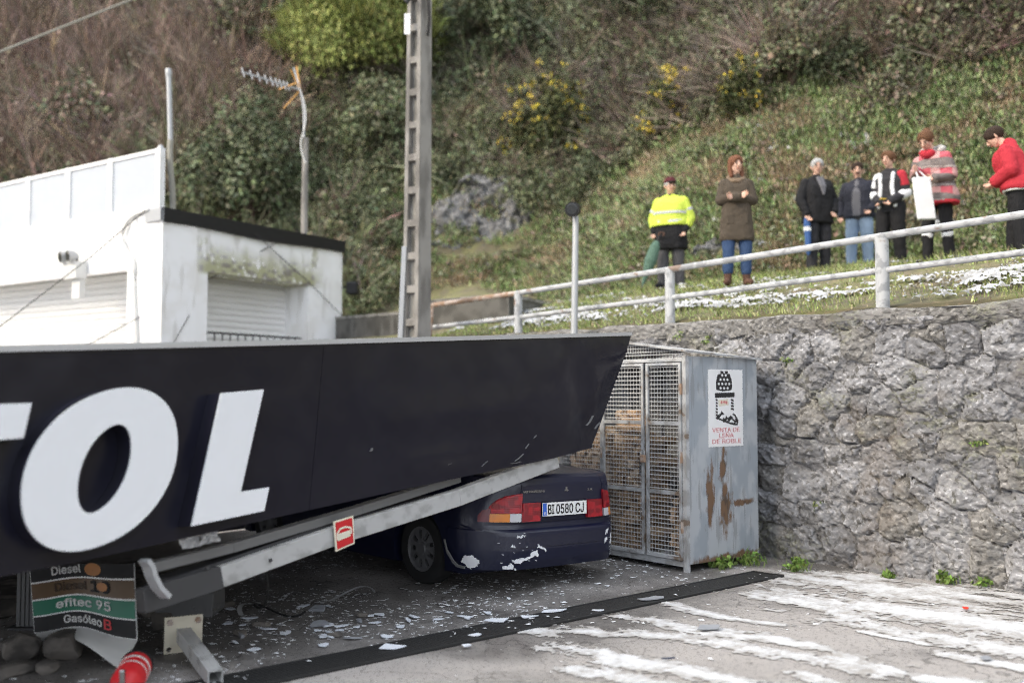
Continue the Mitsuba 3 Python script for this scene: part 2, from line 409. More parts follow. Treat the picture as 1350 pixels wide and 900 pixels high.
# ------------------------------------------------------------------ retaining wall: every stone a piece
def build_wall():
    k = thing('retaining_wall', 'tall rubble stone retaining wall with mossy concrete coping under the railing', 'wall')
    core = [wall_pt(-7, 0.04, -0.3), wall_pt(10.2, 0.04, -0.3), wall_pt(10.2, 0.5, -0.3), wall_pt(-7, 0.5, -0.3)]
    P = Polygon([q[:2] for q in core])
    body = extrude(P, 2.6)
    body.apply_translation([0, 0, -0.3])
    part('mortar_core', body, 'm_mortar', k)
    # stones: relaxed cells on the face
    u0, u1, z0, z1 = -1.6, 6.4, -0.06, 2.27
    r = np.random.default_rng(21)
    seeds = []
    zc = z0 + 0.10
    row = 0
    while zc < z1:
        hrow = r.uniform(0.20, 0.34)
        u = u0 + r.uniform(0, 0.3)
        while u < u1:
            wst = r.uniform(0.22, 0.56)
            seeds.append((u + wst / 2, zc + hrow / 2 + r.normal(0, 0.055)))
            if r.random() < 0.16: seeds.append((u + wst * r.uniform(0.2, 0.8), zc + hrow * r.uniform(0, 1)))
            u += wst
        zc += hrow
    S = np.array(seeds)
    du = 0.0175
    U, Z = np.meshgrid(np.arange(u0, u1, du), np.arange(z0, z1 + du, du), indexing='ij')
    q = np.stack([U, 0 * U, Z], -1)
    Uw = U + 0.16 * nfbm(q, 3.2, 3, 3) + 0.05 * nfbm(q, 11, 2, 6)
    Zw = Z + 0.16 * nfbm(q, 3.2, 3, 8) + 0.05 * nfbm(q, 11, 2, 4)
    from scipy.spatial import cKDTree
    tree = cKDTree(S * [1, 1.25])
    dd, ii = tree.query(np.stack([Uw, Zw * 1.25], -1).reshape(-1, 2), k=2)
    d1, d2 = dd[:, 0].reshape(U.shape), dd[:, 1].reshape(U.shape)
    ids = ii[:, 0].reshape(U.shape)
    edge = d2 - d1
    # faceted faces: the lowest of a few tilted planes for each stone
    h = np.full(U.shape, 9.0)
    for j in range(6):
        a = r.uniform(-0.36, 0.36, (len(S), 2)); c = r.uniform(0.03, 0.09, len(S))
        h = np.minimum(h, c[ids] + a[ids, 0] * (U - S[ids, 0]) + a[ids, 1] * (Z - S[ids, 1]))
    proud = r.uniform(-0.02, 0.04, len(S))[ids]
    joint = np.clip(edge / 0.04, 0, 1)
    prof = (1 - (1 - joint) ** 2.2)
    h = np.clip(h, -0.02, 0.075) * 0.8 + proud * 0.7 + 0.085 * nfbm(q, 6, 4, 12) + 0.045 * nfbm(q, 18, 3, 19) + 0.035 * (0.5 - np.abs(nfbm(q, 16, 3, 15)) * 2)
    out = -0.016 + (h + 0.022) * prof
    PT = np.zeros(U.shape + (3,))
    base = W0 + U[..., None] * WD - out[..., None] * WN
    PT[..., :2] = base
    PT[..., 2] = Z
    full = grid_mesh(PT)
    fid = ids.reshape(-1)[full.faces]
    jn = joint.reshape(-1)[full.faces].mean(1)
    fstone = fid[:, 0]
    keep = jn > 0.2
    # vertex normals come from the whole face so neighbouring pieces meet softly
    for s in range(len(S)):
        fs = full.faces[(fstone == s) & keep]
        if len(fs) < 20: continue
        idx, inv = np.unique(fs, return_inverse=True)
        m = trimesh.Trimesh(full.vertices[idx], inv.reshape(-1, 3)[:, ::-1], process=False)
        part('stone', m, f'm_stone{int(r.choice(4, p=[.4, .25, .2, .15]))}', k, smooth=True)
    fs = full.faces[~keep]
    idx, inv = np.unique(fs, return_inverse=True)
    part('mortar_joint', trimesh.Trimesh(full.vertices[idx], inv.reshape(-1, 3)[:, ::-1], process=False), 'm_mortar', k, smooth=True)
    # coping: rough cast concrete, uneven front lip
    us = np.arange(-7, 10.2, 0.035)
    prof2 = [(-0.03, 2.20), (-0.075, 2.23), (-0.085, 2.345), (-0.06, 2.375), (0.3, 2.40), (0.5, 2.38)]
    G = np.zeros((len(us), len(prof2), 3))
    for j, (dd_, zz) in enumerate(prof2):
        nn = nfbm(np.stack([us, 0 * us + j * 3.3, 0 * us], -1), 2.2, 4, 30)
        n2 = nfbm(np.stack([us, 0 * us + j * 3.3, 0 * us + 9], -1), 2.2, 4, 31)
        b = W0 + us[:, None] * WD + (dd_ + 0.02 + 0.09 * nn)[:, None] * WN
        G[:, j, :2] = b
        G[:, j, 2] = zz + 0.10 * n2 * (1 if j < 4 else 0.3)
    part('coping', grid_mesh(G), 'm_stone2', k, smooth=True)
build_wall()

# ------------------------------------------------------------------ railing
def build_railing():
    k = thing('railing', 'flaking white painted pipe railing with two rails along the top of the stone wall', 'railing')
    tz = lambda t: np.interp(t, [-4, -0.2, 1.27, 6.3, 8.2, 10], [3.16, 3.09, 3.05, 2.915, 2.88, 2.84])
    bz = lambda t: tz(t) - 0.315
    d = 0.06
    for t in (-3.8, -1.25, 1.26, 3.80, 6.36):
        a, b = wall_pt(t, d, 2.3), wall_pt(t, d, tz(t) + 0.03)
        r = 0.062 if t < 3 else 0.055
        m = tube([a, b - V(0, 0, 0.03), b - V(0, 0, 0.012), b], [r, r, r * 0.9, r * 0.45], 14)
        part('post', m, 'm_railpaint', k, smooth=40)
    part('top_rail', tube([wall_pt(t, d, tz(t)) for t in np.linspace(-4, 6.31, 20)], 0.034, 12), 'm_railpaint', k, smooth=40)
    part('lower_rail', tube([wall_pt(t, d, bz(t)) for t in np.linspace(-4, 8.3, 20)], 0.03, 12), 'm_railpaint', k, smooth=40)
    part('top_rail', tube([wall_pt(t, d, tz(t)) for t in np.linspace(6.31, 8.25, 6)], 0.034, 12), 'm_rustrail', k, smooth=40, label='rust brown end length of the top rail')
    a, b = at(566, 450, 14.5), at(570, 404, 14.45)
    part('brace', tube([a + (a - b) * 3, b], 0.03, 10), 'm_rustrail', k, smooth=40)
build_railing()

# low concrete walls near the pole
def low_wall(pts, ztop, thick, zlow=-0.2, lab='', name='concrete_wall'):
    ln = LineString([p[:2] for p in pts]).buffer(thick / 2, cap_style='flat', join_style='mitre')
    m = extrude(ln, ztop - zlow)
    m.apply_translation([0, 0, zlow])
    k = thing(name, lab, 'wall')
    part('body', m, 'm_concdark', k)
    capm = extrude(LineString([p[:2] for p in pts]).buffer(thick / 2 + 0.015, cap_style='flat', join_style='mitre'), 0.05)
    capm.apply_translation([0, 0, ztop])
    part('cap', capm, 'm_conc', k)
low_wall([at(430, 415, 17.9), at(532, 413, 16.6)], at(500, 414, 17)[2] - 0.05, 0.2, lab='low dark stained concrete wall between the white building and the pole')
low_wall([at(566, 404, 16.2), at(668, 392, 15.2), at(740, 404, 17.2)], at(668, 388, 15.2)[2] - 0.05, 0.16, lab='low grey concrete wall corner behind the rusty end of the railing')

# ------------------------------------------------------------------ building
YC = 14.5
CB = at(215, 283, YC)[:2]
RD, LD = unit([0.535, 0.845]), unit([-0.819, 0.574])
RN, LN = V(RD[1], -RD[0]), V(LD[1] * -1, LD[0]) * 1.0
LN = V(-LD[1], LD[0]); LN = LN if np.dot(LN, [0, -1]) > 0 else -LN
def br(t, d, z): q = CB + RD * t + RN * d; return V(q[0], q[1], z)     # on the right face, d outwards
def bl(t, d, z): q = CB + LD * t + LN * d; return V(q[0], q[1], z)
def face_box(fn, t0, t1, d0, d1, z0, z1):
    q = [fn(t0, d0, 0), fn(t1, d0, 0), fn(t1, d1, 0), fn(t0, d1, 0)]
    m = extrude(Polygon([p[:2] for p in q]), z1 - z0)
    m.apply_translation([0, 0, z0])
    return m
def t_right(x): # parameter on the right face seen at column x
    s = (x - CX) / F * 1.0
    return (s * CB[1] - CB[0]) / (RD[0] - s * RD[1])
def t_left(x):
    s = (x - CX) / F
    return (s * CB[1] - CB[0]) / (LD[0] - s * LD[1])
def build_building():
    k = thing('shop_building', 'white rendered flat roofed building with closed roller shutters and mossy lintel', 'building')
    zt = at(215, 275, YC)[2]; zl = at(272, 357, 15.1)[2]
    tr0, tr1, tre = t_right(272), t_right(405), t_right(450)
    tl0, tle = t_left(165), 9.5
    # right face: pier, lintel, pier; recess closed by a shutter
    part('wall', face_box(br, 0.0, tr0, 0, -0.55, -0.1, zt - 0.02), 'm_plaster_moss', k)
    part('wall', face_box(br, tr1, tre, 0, -0.55, -0.1, zt - 0.02), 'm_plaster_moss', k)
    part('wall', face_box(br, tr0, tr1, -0.003, -0.55, zl, zt - 0.02), 'm_plaster_moss', k, label='lintel streaked with green moss')
    part('wall', face_box(br, 0.0, tre, -0.6, -0.7, -0.1, zt - 0.03), 'm_plaster', k)
    part('wall', face_box(br, tr0, tr1, -0.002, -0.55, -0.1, 1.35), 'm_plaster', k)
    for nm, fn, a, b, dd, zz0, zz1 in (('roller_shutter', br, tr0, tr1, -0.5, 1.35, zl), ('roller_shutter', bl, tl0, tle, -0.62, 1.0, zl + 0.1)):
        n = int((zz1 - zz0) / 0.10)
        sh = part(nm, face_box(fn, a, b, dd - 0.04, dd - 0.08, zz0, zz1), 'm_offwhite', k)
        for i in range(n):
            z_ = zz0 + i * 0.10
            q = np.array([[0.006, z_ + 0.004], [0.026, z_ + 0.03], [0.026, z_ + 0.075], [0.006, z_ + 0.098]])
            G = np.zeros((2, 4, 3))
            for e, tt_ in enumerate((a + 0.002, b - 0.002)):
                for j in range(4): G[e, j] = fn(tt_, dd + q[j, 0] - 0.035, q[j, 1])
            m = grid_mesh(G)
            part('slat', m, 'm_white', sh)
    # left face: deep white band over a shutter, pier at the corner
    part('wall', face_box(bl, 0.004, tl0, -0.004, -0.6, -0.1, zt + 0.008), 'm_plaster', k)
    part('wall', face_box(bl, tl0, tle, 0.0, -0.14, zl, zt + 0.011), 'm_plaster', k)
    part('soffit', face_box(bl, tl0, tle, -0.14, -0.62, zl + 0.12, zl + 0.2), 'm_white', k)
    part('wall', face_box(bl, tl0, tle, -0.75, -0.85, -0.1, zt - 0.04), 'm_plaster', k)
    part('wall', face_box(bl, tl0, tle, -0.01, -0.6, -0.1, 1.0), 'm_plaster', k)
    # roof slab and the dark metal edge
    q = [br(0.02, -0.1, 0), br(tre - 0.02, -0.1, 0), br(tre - 0.02, -8, 0), br(0.02, -9, 0), bl(tle, -0.1, 0)]
    rf = extrude(Polygon([p[:2] for p in q]).buffer(0), 0.12); rf.apply_translation([0, 0, zt - 0.16])
    roof = part('roof', rf, 'm_conc', k)
    # wavy lower edge of the fascia
    us = np.linspace(-0.02, tre + 0.03, 50)
    G = np.zeros((50, 4, 3))
    for i, u in enumerate(us):
        w = 0.03 * math.sin(u * 2.1 + 0.5) - 0.015
        lo = zt - 0.19 + w * 0.6
        for j, (d_, z_) in enumerate([(0.012, lo), (0.045, lo), (0.05, zt + 0.012), (-0.2, zt + 0.02)]):
            G[i, j] = br(u, d_, z_)
    part('roof_edge', grid_mesh(G), 'm_black', k, label='black metal roof edge')
    m = face_box(bl, 0.0, 0.36, 0.045, 0.0, zt - 0.17, zt + 0.012)
    part('roof_edge', m, 'm_galv', k, label='grey end of the roof edge')
    back = face_box(br, tre - 0.12, tre, -0.55, -7, -0.1, zt - 0.04)
    part('wall', back, 'm_plaster', k)
    # balcony grille in the recess of the right face
    gk = thing('window_grille', 'low black iron grille standing in the shuttered recess', 'grille')
    zg = at(285, 440, 15.2)[2] + 0.03
    part('rail', bar(br(tr0 + 0.06, -0.1, zg), br(tr1 - 0.05, -0.1, zg), 0.03, 0.03), 'm_black', gk)
    part('rail', bar(br(tr0 + 0.06, -0.1, 1.5), br(tr1 - 0.05, -0.1, 1.5), 0.03, 0.03), 'm_black', gk)
    for u in np.arange(tr0 + 0.08, tr1 - 0.06, 0.155):
        part('baluster', bar(br(u, -0.1, 1.35), br(u, -0.1, zg), 0.018, 0.018), 'm_black', gk)
    # terrace screen of frosted panels
    s = thing('terrace_screen', 'white framed screen of frosted panels on the edge of the flat roof', 'screen')
    z0, z1 = zt + 0.012, at(207, 193, YC)[2]
    edges = [t_left(x) for x in (206, 142, 86, 33, -22, -85)]
    for i, t in enumerate(edges):
        part('post', face_box(bl, t, t + 0.11, 0.0, -0.09, z0, z1 + 0.0), 'm_white', s)
    for a, b in zip(edges[:-1], edges[1:]):
        part('panel', face_box(bl, a + 0.112, b - 0.002, -0.035, -0.05, z0 + 0.062, z1 - 0.062), 'm_panel', s)
        part('rail', face_box(bl, a + 0.111, b - 0.001, -0.012, -0.08, z1 - 0.06, z1 - 0.002), 'm_white', s)
        part('rail', face_box(bl, a + 0.111, b - 0.001, -0.012, -0.08, z0 + 0.002, z0 + 0.06), 'm_white', s)
    c = bl(edges[0], 0, 0)[:2]; vd = unit(V(-0.30, 0.95))
    e = extrude(LineString([c + vd * 0.12, c + vd * 1.6]).buffer(0.012, cap_style='flat'), z1 - z0 - 0.06); e.apply_translation([0, 0, z0 + 0.03])
    part('panel', e, 'm_panel', s, label='end panel turning back from the corner')
    cap = tube([bl(edges[0] + 0.05, -0.045, z1), bl(edges[0] + 0.05, -0.045, z1 + 0.03), bl(edges[0] + 0.05, -0.045, z1 + 0.05)], [0.05, 0.04, 0.015], 10)
    part('post_cap', cap, 'm_galv', s)
    # twin head emergency lamp on a junction box
    tl = t_left(104)
    e = thing('emergency_lamp', 'white twin head emergency floodlight fixed on the white wall', 'lamp')
    zc = at(104, 360, YC + 1.3)[2]
    part('housing', face_box(bl, tl - 0.18, tl + 0.18, 0.02, 0.20, zc - 0.12, zc + 0.13), 'm_offwhite', e)
    part('bracket', face_box(bl, tl - 0.16, tl + 0.05, 0.03, 0.12, zc - 0.42, zc - 0.125), 'm_offwhite', e)
    for o in (-0.10, 0.10):
        c0, c1 = bl(tl + o, 0.12, zc + 0.23), bl(tl + o + 0.03, 0.27, zc + 0.21)
        hd = part('head', tube([c0, c0 + (c1 - c0) * 0.5, c1], [0.04, 0.085, 0.095], 14), 'm_galv', e, smooth=40)
        part('lens', tube([c1, c1 + (c1 - c0) * 0.06], [0.082, 0.07], 14), 'm_glassdark', hd)
        part('stem', tube([bl(tl + o, 0.14, zc + 0.13), c0 + V(0, 0, 0.0)], 0.02, 8), 'm_darkmetal', e)
    bxk = thing('wall_spotlight', 'small black floodlight on the right end of the white building', 'lamp')
    cc = br(tre, 0.0, at(455, 378, 17.6)[2])
    part('arm', bar(cc, cc + V(0.12, 0.05, 0.0), 0.03, 0.03), 'm_black', bxk)
    part('housing', tf(bx(V(-0.1, -0.09, -0.12), V(0.1, 0.09, 0.1), 0.025), frame_m(cc + V(0.17, 0.05, 0), V(1, 0, 0), V(0, 1, 0))), 'm_black', bxk)
    # conduit on the pier
    pts = [bl(t_left(x), 0.05, at(x, y, CB[1] + LD[1] * t_left(x))[2]) for x, y in ((196, 277), (185, 281), (170, 291), (162, 310), (166, 328), (177, 343), (179, 370), (181, 410), (184, 460), (184, 520))]
    single('conduit_pipe', tube(spline(pts, 50), 0.028, 10), 'm_offwhite', 'curved white conduit running down the corner pier from the roof', 'pipe', smooth=50)
    # chimney pipe and aerial mast on the roof
    def mast(px, Y): return [at(x, y, Y) for x, y in px]
    p = thing('vent_pipe', 'slender grey white pipe standing upright on the roof beside the terrace screen', 'pipe')
    q = mast([(227, 285), (227.5, 255), (226, 235), (225, 185)], 15.0)
    part('lower_pipe', tube(spline(q, 16), 0.045, 12), 'm_conc2', p, smooth=50)
    q2 = mast([(225, 190), (223.5, 130), (222.5, 100)], 15.0)
    part('upper_pipe', tube(q2, 0.04, 12), 'm_galv', p, smooth=50)
    part('cap', tube(mast([(222.5, 103), (222.3, 97), (222.2, 91)], 15.0), [0.042, 0.05, 0.045], 12), 'm_galv', p)
    a = thing('tv_aerial', 'roof television aerial with a long toothed boom on a grey mast', 'aerial')
    Y = 17.0
    part('mast', tube(mast([(401, 325), (401.5, 260), (403, 182)], Y), [0.055, 0.055, 0.05], 12), 'm_pole', a, smooth=50)
    part('upper_mast', tube(spline(mast([(402, 200), (401, 165), (400, 140), (396, 122), (392, 110)], Y), 14), 0.022, 8), 'm_galv', a, smooth=50)
    part('cable', tube(spline(mast([(394, 116), (402, 140), (401, 170), (397, 185), (399, 205), (403, 215)], Y - 0.07), 20), 0.012, 6), 'm_offwhite', a)
    b0, b1 = at(396, 119, Y), at(319, 95, Y - 0.8)
    part('boom', bar(b0, b1, 0.025, 0.025), 'm_galv', a)
    bd = unit(b1 - b0); cr = unit(np.cross(bd, V(0, 0, 1))); upv = unit(np.cross(cr, bd))
    for f in (0.22, 0.28, 0.35, 0.42, 0.5, 0.60, 0.72, 0.85, 0.98):
        c = b0 + (b1 - b0) * f
        part('director', bar(c - upv * 0.085 - cr * 0.05, c + upv * 0.085 + cr * 0.05, 0.014, 0.014, up=bd), 'm_alu', a)
    for i, (xa, ya) in enumerate([(383, 92), (387, 90), (391, 88), (374, 143), (378, 140), (381, 137)]):
        part('reflector_rod', bar(b0, at(xa, ya, Y + 0.25 * (i % 3) - 0.1), 0.022, 0.022, up=(1, 0.2, 0)), 'm_orange' if i % 3 != 1 else 'm_alu', a)
    for sx in (-0.25, 0.25):
        c = b0 + upv * 0.16 + cr * sx * 0.5
        part('dipole', bar(b0 + bd * 0.25 - cr * 0.1, b0 + bd * 0.25 + cr * sx, 0.02, 0.02), 'm_orange', a)
mat('m_panel', (0.46, 0.49, 0.53), 0.3)
mat('m_conc2', (0.30, 0.29, 0.25), 0.8)
mat('m_orange', (0.55, 0.30, 0.09), 0.6)
build_building()

# wires
def cable(name, pts, r, label, m='m_wire', sag=0.0):
    P = np.array(pts, float)
    if len(P) == 2:
        s = np.linspace(0, 1, 20)[:, None]
        P = P[0] * (1 - s) + P[1] * s
        P[:, 2] -= sag * (4 * s[:, 0] * (1 - s[:, 0]))
    single(name, tube(P, r, 5), m, label, 'cable')
cable('overhead_cable', [at(-160, 132, 17.5), at(178, -2, 20), at(420, -150, 24)], 0.022, 'thin grey overhead cable crossing the top left corner before the brown thicket', 'm_conc2')
cable('guy_wire', [br(t_right(358), 0.06, at(358, 322, 16.4)[2]), at(110, 458, 14.2), at(-10, 470, 13)], 0.008, 'thin dark wire slanting from the roof edge down past the white pier')
cable('guy_wire', [br(t_right(330), 0.06, at(330, 312, 16.2)[2]), br(t_right(404), 0.06, at(404, 374, 17)[2]), br(tre := t_right(449), 0.06, at(449, 418, 17.6)[2])], 0.008, 'thin dark wire hanging across the mossy lintel towards the right corner')
cable('guy_wire', [at(192, 277, 14.4), at(118, 340, 14.6), at(-5, 434, 14.2)], 0.008, 'thin dark wire slanting past the twin head emergency lamp')
cable('guy_wire', [br(t_right(246), 0.05, at(246, 415, 14.9)[2]), br(t_right(222), 0.05, at(222, 458, 14.6)[2])], 0.006, 'short thin wire low on the white corner pier')

# ------------------------------------------------------------------ concrete utility pole
def build_pole():
    k = thing('utility_pole', 'tall concrete utility pole with a ladder of recessed panels', 'pole')
    Y = 13.6
    base, top = at(549, 448, Y), at(553.5, -10, Y)
    axis = (top - base) / (top[2] - base[2])
    fx = unit(V(0.80, -0.60, 0) * -1)     # narrow plain side faces right
    a = unit(V(0.66, -0.75, 0)); b = V(0.75, 0.66, 0)   # a: towards the ladder side's right edge; ladder face looks along -n
    e1 = unit(V(0.88, -0.47, 0)); e2 = unit(V(0.47, 0.88, 0))
    z0, z1 = -0.2, 9.5
    def W(z): return np.interp(z, [0, 10], [0.27, 0.19])
    def D(z): return np.interp(z, [0, 10], [0.34, 0.24])
    def pt(u, v, z):
        c = base + axis * (z - base[2])
        return c + e1 * u + e2 * v
    # webbed pole: two flanges joined by rungs, the panel between set back
    def flange(s):
        G = []
        for z in (z0, z1):
            w, d = W(z), D(z)
            u0, u1 = (s * w / 2, s * (w / 2 - 0.055))
            G.append([pt(u0, -d / 2, z), pt(u1, -d / 2, z), pt(u1, d / 2, z), pt(u0, d / 2, z)])
        return trimesh.convex.convex_hull(np.array(G).reshape(-1, 3))
    part('flange', flange(-1), 'm_pole', k)
    def side(v0, v1):
        G = []
        for z in (z0, z1):
            w, d = W(z), D(z)
            G += [pt(w / 2 - 0.055, a_ * d, z) for a_ in (v0, v1)] + [pt(w / 2, a_ * d, z) for a_ in (v0, v1)]
        return trimesh.convex.convex_hull(np.array(G))
    part('flange', flange(1), 'm_pole', k)
    G = []
    for z in (z0, z1):
        w, d = W(z) / 2 - 0.055, D(z)
        G += [pt(-w, -d / 2 + 0.07, z), pt(w, -d / 2 + 0.07, z), pt(w, d / 2 - 0.07, z), pt(-w, d / 2 - 0.07, z)]
    part('web', trimesh.convex.convex_hull(np.array(G)), 'm_conc', k)
    for z in np.arange(0.35, 9, 0.44):
        for sgn in (-1, 1):
            G = []
            for dz in (-0.045, 0.045):
                w, d = W(z) / 2 - 0.056, D(z)
                G += [pt(-w, sgn * (d / 2 - 0.004), z + dz), pt(w, sgn * (d / 2 - 0.004), z + dz), pt(w, sgn * (d / 2 - 0.072), z + dz * 1.3), pt(-w, sgn * (d / 2 - 0.072), z + dz * 1.3)]
            part('rung', trimesh.convex.convex_hull(np.array(G)), 'm_pole', k)
    # conduit strip low on the left, small plate high on the left, cable bundle on the right
    part('conduit', bar(at(527, 460, Y - 0.1), at(533, 325, Y - 0.1), 0.06, 0.05, up=(0, 1, 0)), 'm_galv', k)
    part('warning_plate', tf(bx(V(-0.04, -0.008, -0.14), V(0.04, 0.008, 0.14)), frame_m(at(537, 32, Y - 0.2), V(1, 0, 0), V(0, 1, 0))), 'm_white', k)
    for o in (0, 0.03):
        part('cable', tube([at(563 + 90 * o, -10, Y - 0.16), at(565 + 60 * o, 25, Y - 0.15), at(563 + 60 * o, 48, Y - 0.12)], 0.012, 6), 'm_black', k)
    part('insulator', tube([at(541, -6, Y - 0.2), at(535, 3, Y - 0.2)], 0.04, 8), 'm_darkmetal', k)
build_pole()

# lamp post on the wall
def build_lamp():
    k = thing('lamp_post', 'thin pale post topped by a small round dark floodlight before the railing', 'lamp post')
    Y = 11.9
    part('post', tube([at(755, 640, Y), at(757, 440, Y), at(759, 285, Y)], [0.042, 0.040, 0.036], 12), 'm_galv', k, smooth=50)
    a, b = at(760, 276, Y + 0.04), at(754, 276, Y - 0.16)
    hd = part('head', tube([a, a + (b - a) * 0.5, b], [0.055, 0.082, 0.088], 16), 'm_black', k, smooth=40)
    part('lens', tube([b, b + (b - a) * 0.05], [0.07, 0.06], 16), 'm_glassdark', hd)
    part('bracket', bar(at(759, 286, Y), a, 0.05, 0.05, up=(1, 0, 0)), 'm_darkmetal', k)
build_lamp()

# ------------------------------------------------------------------ the fallen canopy
SO = at(0, 462, 5.0); ST = at(832, 442, 9.5)
SU = unit(ST - SO)
SB = at(0, 758, 4.93)
Sn0 = np.cross(SU, unit(SO - SB)); SNn = unit(Sn0)
if SNn[1] > 0: SNn = -SNn
SV = np.cross(SNn, SU); SV = SV if SV[2] > 0 else -SV
def sp_(x, y, off=0.0):               # on the fascia plane, off towards the viewer's side
    return on_plane(x, y, SO + SNn * off, SNn)
def suv(x, y):
    q = on_plane(x, y, SO, SNn) - SO
    return V(np.dot(q, SU), np.dot(q, SV))
def suvl(x, y):                       # the same on the front of the raised letters
    q = on_plane(x, y, SO + SNn * 0.132, SNn) - SO
    return V(np.dot(q, SU), np.dot(q, SV))
SM = frame_m(SO, SU, SV, SNn if np.dot(np.cross(SU, SV), SNn) > 0 else SNn)
def sface(poly_uv, d, off):
    m = extrude(poly_uv, d)
    m.apply_translation([0, 0, off])
    m = tf(m, SM)
    if m.volume < 0: m.invert()
    return m
def build_canopy():
    k = thing('fallen_canopy', 'collapsed dark navy filling station canopy with big white letters lying on the car', 'canopy')
    top = [suv(x, y) for x, y in ((0, 462), (425, 453), (832, 442))]
    bot = [suv(x, y) for x, y in ((0, 760), (100, 741), (240, 710), (390, 676), (540, 643), (660, 618), (735, 603), (790, 590))]
    e = V(-2.4, 0)
    L0t, L0b = top[0] + e, bot[0] + e + V(0, -0.02)
    full = Polygon([L0t, *top, *bot[::-1], L0b])
    seam_t, seam_b = suv(427, 453), suv(408, 672)
    cutl = Polygon([(-9, 3), seam_t + (0, 3), seam_t, seam_b, seam_b - (0.0, 3), (-9, -3)])
    left, right = full.intersection(cutl.buffer(-0.0015)), full.difference(cutl.buffer(0.0015))
    def panel(poly, lab, dents, crease=()):
        # bent sheet: fine triangles, dented
        m = to_tri(to_man(extrude(poly, 0.03)).refine_to_length(0.06))
        v = m.vertices.copy()
        q = v.copy(); q[:, 2] = 0
        dz = 0.012 * nfbm(q, 1.1, 3, 40)
        for (c, w, a) in dents:
            dz += a * np.exp(-(((v[:, :2] - c) / w) ** 2).sum(1))
        if crease:
            for (p0, p1, sl) in crease:
                d_ = unit(p1 - p0); nn_ = V(-d_[1], d_[0]); nn_ = nn_ if nn_[0] > 0 else -nn_
                dz -= sl * np.clip((v[:, :2] - p0) @ nn_, 0, 0.6)
        v[:, 2] += dz - 0.03
        m.vertices = v
        m = tf(m, SM)
        if m.volume < 0: m.invert()
        part('fascia_panel', m, 'm_navy', k, smooth=30, label=lab)
    panel(left, 'lettered dark fascia panel', [])
    c1 = suv(800, 510)
    panel(right, 'plain dark fascia panel ending in a slanted edge', [(suv(640, 540), V(0.9, 0.12), 0.02), (suv(770, 540), V(0.16, 0.5), -0.03), (suv(500, 560), V(0.25, 0.4), -0.015), (suv(470, 500), V(0.12, 0.3), 0.012), (suv(585, 600), V(0.4, 0.06), 0.02)], [(suv(826, 462), suv(715, 606), 0.2), (suv(560, 500), suv(760, 560), 0.0)])
    # trim along the top, thin grey upper flashing with slush
    tp = [suv(x, y) for x, y in ((-30, 463), (430, 453), (832, 442))]
    tp[0] = tp[0] + e
    tr = LineString(tp).buffer(0.016, cap_style='flat')
    part('top_trim', sface(affinity.translate(tr, 0, 0.012), 0.06, -0.045), 'm_alu', k)
    # roof deck behind the fascia, steel ribs below it
    bk = V(-SNn[0], -SNn[1], 0); bk = unit(bk)
    def deck(u, dpt, z): q = SO + SU * u + bk * dpt; return V(q[0], q[1], q[2] + z)
    n = 30
    P = []
    for i, u in enumerate(np.linspace(-2.4, 5.6, n)):
        rowp = []
        for j, dp in enumerate(np.linspace(0.06, 5.0, 18)):
            rowp.append(deck(u, dp, -0.50 - 0.03 * dp + 0.03 * (j % 2)))
        P.append(rowp)
    P = np.array(P)
    low = P - V(0, 0, 0.05)
    part('roof_deck', cat([grid_mesh(P), grid_mesh(low)]), 'm_greymetal', k)
    q0, q1 = deck(-2.4, 5.02, 0), deck(5.6, 5.02, 0)
    part('rear_fascia', trimesh.convex.convex_hull(np.array([V(p[0] + o * bk[0], p[1] + o * bk[1], z) for p, zt_ in ((q0, 1.35), (q1, 1.7)) for o in (0, 0.04) for z in (0.02, zt_)])), 'm_navy', k)
    rs = np.random.default_rng(17)      # scuffs where the coating is scraped off
    for i in range(10):
        x, y = (rs.uniform(700, 800), rs.uniform(560, 590)) if i < 3 else (rs.uniform(420, 720), rs.uniform(590, 640))
        a_ = rs.uniform(-1.1, -0.7) if i < 9 else rs.uniform(-0.35, -0.1)
        l_ = rs.uniform(4, 22)
        p0, p1 = suv(x, y), suv(x + l_ * math.cos(a_), y + l_ * math.sin(a_))
        q = LineString([p0, (p0 + p1) / 2 + rs.normal(0, .004, 2), p1]).buffer(rs.uniform(.0012, .003))
        if full.contains(q): part('scuff', sface(q, 0.02, -0.012), 'm_greymetal', k)
    # letters: raised boxes, white face on a dark return
    def letter(poly, d=0.12):
        f = part('letter', sface(poly, 0.012, d), 'm_letter', k)
        part('return', sface(poly.buffer(0.003), d - 0.001, 0.001), 'm_letter_side', f)
    Lp = Polygon([suvl(x, y) for x, y in ((292, 518), (348, 513), (317.5, 648), (355, 642), (348.5, 673), (253, 693))])
    def ell(c, sxx, syy, sxy, n=72, ex=0.94):
        a = math.sqrt(sxx); b = sxy / a; cc = math.sqrt(syy - b * b)
        pts = []
        for th in np.linspace(0, 2 * np.pi, n, endpoint=False):
            co, si = math.cos(th), math.sin(th)
            co, si = math.copysign(abs(co) ** ex, co), math.copysign(abs(si) ** ex, si)
            pts.append(suvl(c[0] + a * co, c[1] + b * co + cc * si))
        return Polygon(pts)
    Op = ell((131.5, 618.5), 103 ** 2, 107 ** 2, -3700).difference(ell((138, 617.5), 1274, 3306, -1020))
    Tp = Polygon([suvl(x, y) for x, y in ((-150, 537), (42, 531), (31, 577), (-38, 583), (-75, 742), (-128, 750), (-92, 588), (-164, 594))])
    for pl in (Tp, Op, Lp): letter(pl)
    # white edge beam and grey channel hanging under the fascia
    def pxbar(name, pts, h, w, off, m, lab=None):
        Q = [sp_(x, y, off) for x, y in pts]
        ms = []
        for a, b in zip(Q[:-1], Q[1:]): ms.append(bar(a, b, w, h, up=SV, ch=0.004))
        return part(name, cat(ms), m, k, label=lab)
